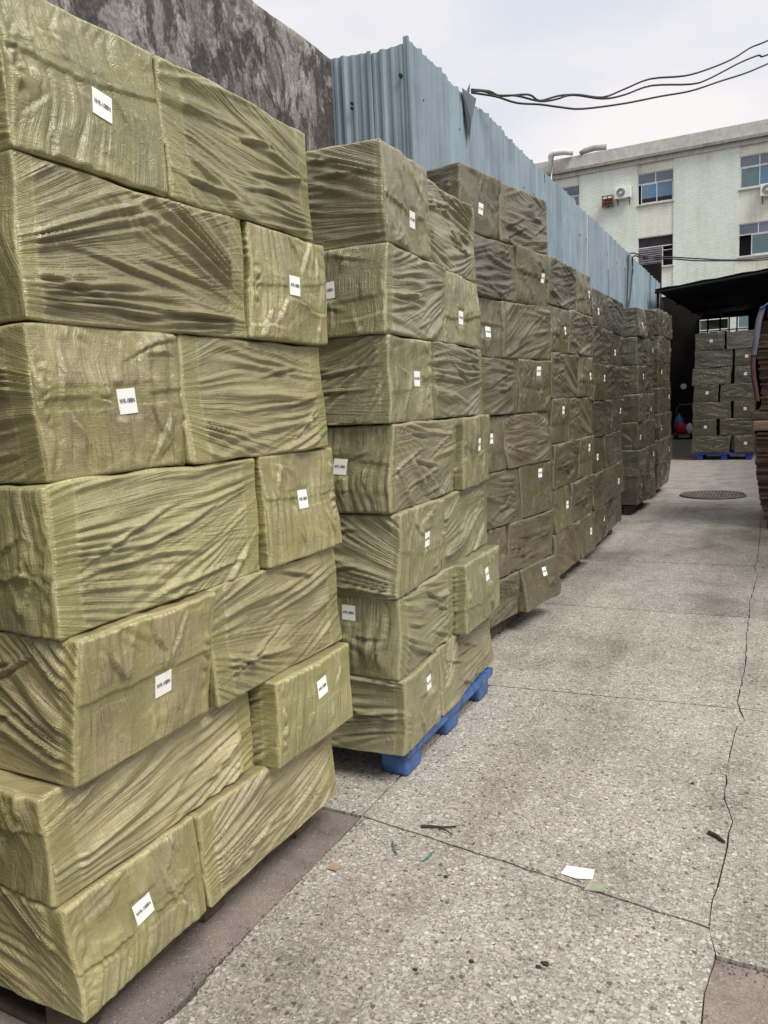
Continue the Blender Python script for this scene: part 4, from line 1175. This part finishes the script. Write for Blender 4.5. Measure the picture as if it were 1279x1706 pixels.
def build_stack(idx, x_near, x_far, y0, y1, zs, splits, first, mat, where, step, seed0, stickers, ends, jit, amp=1.0, depth=(0.5, 0.72), x_off=None, y_off=None, share=None, gap=0.006):
    """a column of layers; each layer = two cartons side by side along the alley face.
    zs: layer boundaries from top to bottom; splits: y of the joint in each layer"""
    rz = -math.atan2(x_far-x_near, y1-y0)
    cs, sn = math.cos(rz), math.sin(rz)
    rg = random.Random(seed0)
    n = len(zs)-1
    for i in range(n):
        zt_, zb = zs[i], zs[i+1]
        near_short = (i % 2 == 0) == (first == 'end')
        sp = splits[i]
        ofs = (y_off or {}).get(i, (0, 0))
        ys = [(y0+ofs[0], sp-gap), (sp+gap, y1+ofs[1])]
        for k in range(2):
            ya, yb = ys[k]
            front = 'end' if (near_short == (k == 0)) else 'long'
            dpt = depth[1] if front == 'end' else depth[0]
            L = (yb-ya)/cs
            xo = (x_off or {}).get((i, k), 0.0) + rg.uniform(-jit, jit)
            # centre of the face line, then step inwards
            t = ((ya+yb)/2-y0)/(y1-y0)
            fx, fy = x_near+(x_far-x_near)*t + xo, (ya+yb)/2
            ctr = (fx - cs*dpt/2, fy - sn*dpt/2, zb+0.003)
            st = stickers.get((i, k)); se = ends.get(i) if k == 0 else None
            sh = None
            if share: sh = (share, front, (i*2+k*3+seed0) % share_n)
            put_carton(ctr, rz+R(rg.uniform(-0.5, 0.5)), (dpt, L, zt_-zb-0.006), front, seed0*100+i*2+k, step, mat, lab(front, i, n, where, k), st, se, amp, sh)
share_n = 5
def uz(top, n, bot=0.15): return [top-(top-bot)*i/n for i in range(n+1)]
W1 = (0.085, 0.088)
def S(u, v, w=0.064, h=0.066, t=0.0): return (u, v, w, h, t)

# stack one: bright olive, beside the dark floor strip
z1 = [2.655, 2.285, 1.91, 1.53, 1.145, 0.765, 0.455, 0.15]
z1 = [2.665, 2.285, 1.910, 1.530, 1.145, 0.760, 0.455, 0.128]
build_stack(1, -1.54, -1.54, 1.215, 2.46, z1, [1.72, 2.04, 1.71, 2.03, 1.74, 1.985, 1.65], 'end', M['fab_bright'],
            'in the bright stack by the dark floor strip', 0.0052, 1,
            {(0, 0): S(0.56, 0.46, 0.064, 0.066, -0.18), (1, 1): S(0.5, 0.52, 0.064, 0.066, 0.0), (2, 0): S(0.58, 0.50, 0.064, 0.066, 0.05), (3, 1): S(0.5, 0.55, 0.064, 0.066, 0.0), (4, 0): S(0.60, 0.44, 0.064, 0.066, 0.06), (5, 1): S(0.55, 0.66, 0.064, 0.066, 0.1), (6, 0): S(0.50, 0.52, 0.064, 0.066, 0.12)},
            {5: S(0.34, 0.36, 0.064, 0.066, 0.0)}, 0.004, 1.0,
            x_off={(5, 0): -0.055, (6, 0): -0.03, (5, 1): 0.045, (6, 1): -0.012, (1, 1): 0.012, (3, 1): 0.012, (4, 0): 0.012},
            y_off={5: (-0.06, 0.02), 6: (-0.05, -0.03), 1: (0, 0.05), 3: (0, 0.05), 4: (0, 0.03), 2: (0, 0.02)})
wood_pallet(-2.62, -1.66, 1.20, 2.38, 'grimy wooden pallet under the bright stack by the dark floor strip')

build_stack(0, -1.62, -1.62, -0.42, 0.82, uz(2.66, 7), [0.08, 0.32, 0.08, 0.32, 0.08, 0.32, 0.08], 'end', M['fab_bright'],  # unseen stack added to darken the end faces of stack one
            'in the unseen stack added beside the viewer for shade', 0.03, 9, {}, {}, 0.01, 1.0, share='row')
# stack two on the open blue pallet
z2 = [2.705, 2.315, 1.960, 1.600, 1.230, 0.865, 0.505, 0.152]
build_stack(2, -1.405, -1.475, 2.77, 4.05, z2, [3.29, 3.47, 3.235, 3.56, 3.31, 3.45, 3.225], 'end', M['fab_mid'],
            'in the stack on the open blue pallet', 0.0072, 2,
            {(0, 0): S(0.6, 0.36, 0.064, 0.066, 0.0), (1, 1): S(0.40, 0.38, 0.064, 0.066, 0.0), (2, 0): S(0.66, 0.52, 0.064, 0.066, 0.0), (3, 1): S(0.55, 0.58, 0.064, 0.066, 0.0), (4, 0): S(0.6, 0.54, 0.064, 0.066, 0.0), (5, 1): S(0.57, 0.68, 0.064, 0.066, 0.0), (6, 0): S(0.63, 0.70, 0.064, 0.066, 0.0)},
            {1: S(0.48, 0.54, 0.064, 0.066, 0.03), 3: S(0.52, 0.54, 0.064, 0.066, -0.06), 5: S(0.52, 0.79, 0.064, 0.066, -0.05)}, 0.006, 1.0,
            x_off={(5, 1): 0.07, (3, 1): 0.03, (1, 1): -0.01, (0, 1): -0.02},
            y_off={5: (0.0, 0.0), 6: (0.0, 0.02)})
plastic_pallet(-2.03, 3.43, 1.18, 1.14, 0.152, M['blue'], 'bright blue plastic pallet with open feet, under the second carton stack')

# stack three, eight layers, turned a little
z3 = [3.09, 2.71, 2.33, 1.95, 1.575, 1.205, 0.825, 0.465, 0.152]
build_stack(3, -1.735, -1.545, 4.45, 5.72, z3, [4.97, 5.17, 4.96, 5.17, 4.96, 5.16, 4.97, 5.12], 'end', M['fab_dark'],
            'in the eight-high stack', 0.012, 3,
            {(0, 0): S(0.52, 0.40, 0.064, 0.066, 0.0), (1, 1): S(0.8, 0.55, 0.064, 0.066, 0.0), (2, 0): S(0.62, 0.42, 0.064, 0.066, 0.0), (3, 1): S(0.62, 0.80, 0.064, 0.066, 0.0), (4, 0): S(0.62, 0.60, 0.064, 0.066, 0.0), (5, 1): S(0.63, 0.78, 0.064, 0.066, 0.0), (6, 0): S(0.62, 0.42, 0.064, 0.066, 0.0), (7, 1): S(0.62, 0.72, 0.064, 0.066, 0.0)},
            {}, 0.008, 1.15, x_off={(7, 1): 0.03, (1, 1): 0.01})
wood_pallet(-2.72, -1.76, 4.58, 5.62, 'grimy wooden pallet under the eight-high carton stack')

# stacks four to seven: shared carton shapes, each one an object of its own
SS = {(i, k): S(0.45+0.12*((i*7+k*3) % 4), 0.42+0.1*((i*5+k) % 4), 0.06, 0.066) for i in range(8) for k in range(2)}
def only_ends(first, n=7):
    return {(i, k): SS[(i, k)] for i in range(n) for k in range(2) if ('end' if (((i % 2 == 0) == (first == 'end')) == (k == 0)) else 'long') == 'end'}
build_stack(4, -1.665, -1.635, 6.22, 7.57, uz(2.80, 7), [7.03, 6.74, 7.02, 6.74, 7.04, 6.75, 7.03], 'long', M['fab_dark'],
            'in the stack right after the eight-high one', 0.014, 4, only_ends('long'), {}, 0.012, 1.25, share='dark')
wood_pallet(-2.62, -1.75, 6.32, 7.48, 'grimy wooden pallet under the stack right after the eight-high one')
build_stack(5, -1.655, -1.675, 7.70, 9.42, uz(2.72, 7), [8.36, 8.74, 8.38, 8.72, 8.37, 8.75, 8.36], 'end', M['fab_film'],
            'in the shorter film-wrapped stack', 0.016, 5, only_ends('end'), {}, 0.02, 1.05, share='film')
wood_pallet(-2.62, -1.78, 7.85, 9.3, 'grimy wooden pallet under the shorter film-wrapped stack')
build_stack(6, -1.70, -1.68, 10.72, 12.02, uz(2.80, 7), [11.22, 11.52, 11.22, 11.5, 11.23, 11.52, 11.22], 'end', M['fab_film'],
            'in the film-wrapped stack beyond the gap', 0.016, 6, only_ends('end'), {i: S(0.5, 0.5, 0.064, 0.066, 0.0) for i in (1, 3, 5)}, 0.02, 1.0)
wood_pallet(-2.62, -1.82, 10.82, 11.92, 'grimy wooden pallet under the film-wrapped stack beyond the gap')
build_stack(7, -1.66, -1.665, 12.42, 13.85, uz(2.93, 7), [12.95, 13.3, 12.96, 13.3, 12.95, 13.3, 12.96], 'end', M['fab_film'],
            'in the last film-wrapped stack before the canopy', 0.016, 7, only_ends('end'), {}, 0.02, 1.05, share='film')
wood_pallet(-2.62, -1.82, 12.55, 13.7, 'grimy wooden pallet under the last film-wrapped stack before the canopy')

# stack eight under the canopy, its face towards the alley mouth (built from rotated cartons)
def far_stack():
    n = 7; zs = uz(2.98, n, 0.175)
    x0, x1, yf = -1.82, -0.53, 19.65
    rg = random.Random(8)
    sp = [0.50, 0.64, 0.66, 0.43, 0.65, 0.42, 0.66]
    for i in range(n):
        xs = x0 + (x1-x0)*sp[i]
        for k in range(2):
            xa, xb = (x0, xs-0.012) if k == 0 else (xs+0.012, x1)
            L = xb-xa
            front = 'end' if (i in (0, 3, 5)) == (k == 0) else 'long'
            dpt = 0.72 if front == 'end' else 0.5
            where = 'in the stack under the dark canopy'
            ox = rg.uniform(-0.02, 0.02) - (0.05 if i > 1 and k == 0 else 0)
            # +X side turned to face -Y
            put_carton(((xa+xb)/2+ox, yf+dpt/2, zs[i+1]+0.003), R(-90), (dpt, L, zs[i]-zs[i+1]-0.006), front, 800+i*2+k, 0.02, M['fab_film'],  # dark film sack also carries the canopy's shade here
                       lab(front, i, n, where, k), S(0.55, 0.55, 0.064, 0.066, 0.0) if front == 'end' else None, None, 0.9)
far_stack()
plastic_pallet(-1.17, 20.23, 1.24, 1.14, 0.176, M['darkblue'], 'deep blue plastic pallet under the carton stack below the dark canopy')

# ------------------------------------------------------------------ cardboard piled at the other side
def sheet_mesh(w, d, t, seed):
    rg = random.Random(seed)
    mb = MB(); mb.box(0, w, 0, d, 0, t, 0)
    me = mb.mesh('cardboard_sheet', M['board'] if seed % 3 else M['board2'])
    return me
SM = [sheet_mesh(0.95, 1.5, 0.022, s) for s in range(6)]
rg = random.Random(21)
def pile(z0, z1, xfun, y, label, group):
    z = z0; i = 0
    while z < z1:
        o = link('cardboard_sheet', SM[rg.randrange(6)], None, (xfun(z)+rg.uniform(-0.012, 0.012), y+rg.uniform(-0.03, 0.03), z), R(rg.uniform(-1, 1)))
        tag(o, label, 'cardboard', group)
        z += 0.0255
mb = MB(); mb.box(0, 0.95, 0, 1.5, 0, 0.10, 0.004)
tag(mb.build('wooden_skid', M['oldwood'], None, (-0.11, 10.0, 0.0)), 'dark low skid under the lower cardboard pile', 'skid')
pile(0.102, 1.13, lambda z: -0.135-0.11*min(1, z/0.7), 10.0, 'flattened brown cardboard sheet in the lower pile by the alley edge', 'flattened cardboard sheets of the lower pile')
mb = MB(); mb.box(0, 0.9, 0, 1.2, 0, 0.12, 0.02)
tag(mb.build('carton_bundle', simple_or('dull_tan_card', (0.22, 0.15, 0.105)), None, (-0.29, 10.0, 1.165)), 'pale tan carton bundle between the two cardboard piles', 'bundle')
mb = MB(); mb.box(0, 0.9, 0, 1.2, 0, 0.10, 0.02)
tag(mb.build('carton_bundle', M['oldwood'], None, (-0.31, 10.02, 1.287)), 'dark brown bundle on the pale tan one between the cardboard piles', 'bundle')
pile(1.39, 2.42, lambda z: -0.235+0.03*math.sin(z*5), 10.05, 'flattened brown cardboard sheet in the upper pile under the tarp', 'flattened cardboard sheets of the upper pile')
# tarp thrown over the upper pile
tp = tag(empty('tarp_cover', (-0.2, 10, 1.7)), 'blue, grey and maroon tarp draped over the upper cardboard pile', 'tarp')
def drape(pts, thick, mat, name):
    n = len(pts); V, F = [], []
    for (x, y, z) in pts: V += [(x, y, z), (x+0.01, y+1.1, z+0.01)]
    for (x, y, z) in pts: V += [(x+thick, y+0.004, z-0.003), (x+thick+0.01, y+1.1, z+0.007)]
    for i in range(n-1):
        a = 2*i; F.append((a, a+2, a+3, a+1)); c = 2*n+a; F.append((c, c+1, c+3, c+2))
        F.append((a, c, c+2, a+2)); F.append((a+1, a+3, c+3, c+1))
    link(name, mesh_np(name, V, np.array(F, np.int32), mat, True), tp, (0.2, -10, -1.7))
drape([(0.75, 9.92, 2.72), (0.2, 9.90, 2.70), (-0.10, 9.9, 2.66), (-0.19, 9.9, 2.60), (-0.24, 9.9, 2.57)], 0.02, M['tarpblue'], 'top_cloth')
drape([(-0.235, 9.92, 2.585), (-0.275, 9.92, 2.45), (-0.30, 9.92, 2.25), (-0.325, 9.92, 2.05)], 0.06, M['tarpgrey'], 'side_cloth')
drape([(-0.318, 9.93, 2.06), (-0.325, 9.93, 1.95), (-0.315, 9.93, 1.80), (-0.29, 9.93, 1.66), (-0.27, 9.93, 1.52)], 0.05, M['tarpred'], 'hem_cloth')
mb = MB(); mb.box(-0.16, 0.7, 9.95, 11.2, 2.45, 2.62, 0.02)
tag(mb.build('carton_bundle', M['board2'], None), 'dark bundle on top of the upper cardboard pile, under the blue tarp', 'bundle')

# ------------------------------------------------------------------ manhole
mh = tag(empty('manhole_cover', (-0.93, 13.03, 0)), 'round cast iron manhole cover with a grid pattern in the alley floor', 'manhole')
mb = MB(); mb.cyl(0, 0, -0.02, 0.004, 0.50, 48); mb.build('frame', M['iron'], mh)
mb = MB(); mb.cyl(0, 0, 0.005, 0.010, 0.455, 48); mb.build('lid', M['soil'], mh)
mb = MB()
for i in range(-8, 9):
    p = i*0.052; L = math.sqrt(max(0.0, 0.43**2-p*p))
    if L < 0.05: continue
    mb.box(p-0.013, p+0.013, -L, L, 0.0105, 0.018)
    mb.box(-L, L, p-0.013, p+0.013, 0.0107, 0.0175)
mb.build('lid_ribs', M['iron'], mh)
mb = MB(); mb.tube([(0.47*math.cos(a), 0.47*math.sin(a), 0.012) for a in [k*math.pi/24 for k in range(49)]], 0.016, 6); mb.build('rim', M['iron'], mh)

# ------------------------------------------------------------------ cables
def smooth_pts(p, k=4):
    p = [Vector(q) for q in p]; out = []
    for i in range(len(p)-1):
        a, b_, c, d = p[max(i-1, 0)], p[i], p[i+1], p[min(i+2, len(p)-1)]
        for j in range(k):
            t = j/k
            out.append(0.5*((2*b_)+(c-a)*t+(2*a-5*b_+4*c-d)*t*t+(3*b_-a-3*c+d)*t*t*t))
    out.append(p[-1]); return out
END = [(0.35, 11.75, 6.25), (1.3, 12.9, 6.9)]
C1 = [(-2.85, 7.74, 4.79), (-2.72, 7.91, 4.8), (-2.63, 8.02, 4.77), (-2.42, 8.28, 4.82), (-2.33, 8.39, 4.775), (-2.18, 8.58, 4.85), (-2.02, 8.78, 4.89), (-1.81, 9.04, 4.9), (-1.62, 9.28, 5.02), (-1.39, 9.57, 5.17), (-1.07, 9.96, 5.26), (-0.84, 10.25, 5.38), (-0.6, 10.55, 5.54), (-0.42, 10.77, 5.7), (-0.24, 11.0, 5.82)]
C2 = [(-2.85, 7.74, 4.775), (-2.76, 7.85, 4.79), (-2.66, 7.98, 4.77), (-2.51, 8.16, 4.79), (-2.33, 8.39, 4.77), (-2.2, 8.55, 4.81), (-2.06, 8.73, 4.88), (-1.81, 9.04, 4.885), (-1.62, 9.28, 4.96), (-1.38, 9.58, 5.1), (-1.01, 10.03, 5.18), (-0.84, 10.25, 5.27), (-0.54, 10.62, 5.5), (-0.34, 10.87, 5.63), (-0.24, 11.0, 5.66)]
C3 = [(-2.85, 7.74, 4.76), (-2.67, 7.96, 4.755), (-2.51, 8.16, 4.72), (-2.33, 8.4, 4.74), (-2.16, 8.61, 4.74), (-1.98, 8.82, 4.75), (-1.62, 9.28, 4.87), (-1.3, 9.68, 5.0), (-1.01, 10.04, 5.11), (-0.72, 10.4, 5.27), (-0.48, 10.7, 5.4), (-0.24, 11.01, 5.56)]
for c, dz, lb_ in ((C1, 0.0, 'highest of the three black cables sagging from the torn tin edge'), (C2, -0.15, 'middle black cable of three sagging from the torn tin edge'), (C3, -0.28, 'lowest of the three black cables sagging from the torn tin edge')):
    mb = MB(); mb.tube(smooth_pts(c+[(x, y, z+dz) for x, y, z in END]), 0.0105, 6)
    tag(mb.build('cable', M['cable'], smooth=True), lb_, 'cable')
L1 = [(-2.80, 16.17, 3.2), (-2.80, 16.30, 3.7), (-2.80, 16.38, 4.1), (-2.80, 16.5, 4.44), (-2.73, 16.68, 4.50), (-2.53, 16.8, 4.43), (-2.04, 17.06, 4.39), (-1.6, 17.3, 4.34), (-0.95, 17.65, 4.28), (-0.3, 18.0, 4.30), (1.3, 18.6, 4.45)]
L2 = [(-2.79, 16.3, 3.3), (-2.79, 16.59, 3.69), (-2.79, 16.86, 4.2), (-2.76, 16.78, 4.46), (-2.53, 16.82, 4.39), (-2.04, 17.06, 4.355), (-1.6, 17.3, 4.30), (-0.95, 17.65, 4.265), (-0.3, 18.0, 4.26), (1.3, 18.6, 4.4)]
for c, lb_ in ((L1, 'pale-lit cable strung from the tin wall across the louvred window'), (L2, 'slack dark cable looping off the tin wall just below the other')):
    mb = MB(); mb.tube(smooth_pts(c), 0.014, 6)
    tag(mb.build('cable', M['cable'], smooth=True), lb_, 'cable')

# ------------------------------------------------------------------ litter
def scrap(name, pts, mat, label, cat, z=0.002, th=0.0015, curl=0.004):
    mb = MB(); b = mb.bm
    lo = [b.verts.new((x, y, z+(curl if i % 2 else 0))) for i, (x, y) in enumerate(pts)]
    hi = [b.verts.new((x, y, z+th+(curl if i % 2 else 0))) for i, (x, y) in enumerate(pts)]
    b.faces.new(lo[::-1]); b.faces.new(hi)
    for i in range(len(pts)): b.faces.new((lo[i], lo[(i+1) % len(pts)], hi[(i+1) % len(pts)], hi[i]))
    tag(mb.build(name, mat), label, cat)
scrap('paper_scrap', [(-0.655, 2.46), (-0.60, 2.447), (-0.545, 2.472), (-0.55, 2.522), (-0.60, 2.517), (-0.645, 2.508)], M['paper'], 'torn white paper scrap on the concrete near the cross joint', 'paper')
scrap('card_scrap', [(-1.445, 2.15), (-1.40, 2.15), (-1.395, 2.19), (-1.44, 2.195)], M['tan'], 'small tan scrap of card by the dark floor strip', 'card')
scrap('plastic_film', [(-0.56, 2.40), (-0.50, 2.41), (-0.495, 2.45), (-0.55, 2.455)], simple_or('dull_green_film', (0.30, 0.31, 0.22)), 'dull green bit of film touching the white paper scrap', 'litter')
mb = MB(); mb.tube([(-1.235, 2.535, 0.008), (-1.19, 2.55, 0.010), (-1.15, 2.555, 0.012), (-1.105, 2.59, 0.008)], 0.006, 6, 0.003)
mb.tube([(-1.17, 2.553, 0.010), (-1.13, 2.54, 0.012), (-1.10, 2.535, 0.006)], 0.004, 6, 0.002)
tag(mb.build('twig', M['twig']), 'forked black twig lying just past the cross joint', 'twig')
mb = MB(); mb.tube([(-0.205, 2.925, 0.007), (-0.175, 2.905, 0.010), (-0.15, 2.88, 0.007)], 0.009, 7, 0.006)
tag(mb.build('stick', M['twig']), 'short dark stick lying on the long crack', 'stick')
for pts, lb_ in (([(-1.295, 2.40, 0.004), (-1.27, 2.36, 0.012), (-1.245, 2.335, 0.004)], 'curled green strap bit by the tan scrap of card'), ([(-1.125, 2.40, 0.004), (-1.12, 2.36, 0.012), (-1.135, 2.33, 0.004)], 'curled green strap bit near the forked twig')):
    mb = MB(); mb.tube(smooth_pts(pts), 0.0028, 5); tag(mb.build('strap_bit', M['green']), lb_, 'litter')
for i, (x, y, s) in enumerate(((-0.79, 1.93, 0.008), (-0.585, 2.01, 0.014), (-0.60, 1.99, 0.009), (-1.02, 2.28, 0.008), (-0.93, 1.83, 0.008), (-0.30, 3.3, 0.009))):
    r3 = random.Random(i)
    scrap('dry_leaf', [(x+s*math.cos(a)*r3.uniform(0.7, 1.2), y+s*math.sin(a)*r3.uniform(0.5, 1.1)) for a in [k*math.pi/3 for k in range(6)]], M['twig'],
          ['dark leaf flake in the pale slab near the paper', 'larger dark leaf flake on the pale slab', 'dark leaf flake touching the larger one', 'dark leaf flake near the green strap', 'dark leaf flake towards the floor strip', 'dark leaf flake near the long crack'][i], 'leaf', 0.001, 0.003, 0.003)

# crumbs and wet dirt along the ragged edge of the dark strip
rg = random.Random(77)
mb = MB(); b = mb.bm
def flake(x, y, z, sz):
    n_ = rg.randint(5, 8)
    base = [b.verts.new((x+sz*math.cos(a)*rg.uniform(0.5, 1.3), y+sz*math.sin(a)*rg.uniform(0.5, 1.3), z)) for a in [2*math.pi*k/n_ for k in range(n_)]]
    tip = b.verts.new((x, y, z+sz*0.35))
    for k in range(n_): b.faces.new((base[k], base[(k+1) % n_], tip))
for _ in range(260):
    y = rg.uniform(0.9, 2.3); y = y if rg.random() < 0.6 else rg.uniform(1.3, 1.8)
    x = XL + rg.gauss(-0.004, 0.018)
    flake(x, y, -0.006 if x < XL else 0.0005, rg.uniform(0.0012, 0.0038))
for _ in range(40):
    flake(rg.uniform(-0.12, 0.05), 2.25+rg.gauss(-0.02, 0.02), -0.009, rg.uniform(0.002, 0.005))
for _ in range(160):
    y = rg.uniform(1.6, 9); flake(crack_x(y)+rg.gauss(0, 0.01), y, 0.0, rg.uniform(0.002, 0.006))
for _ in range(60):
    flake(rg.uniform(-1.45, -0.1), 7.80+rg.gauss(0, 0.02), 0.0, rg.uniform(0.004, 0.012))
tag(mb.build('dirt', M['soil']), 'dark crumbs of dirt along the slab joints and the ragged strip edge', kind='stuff')
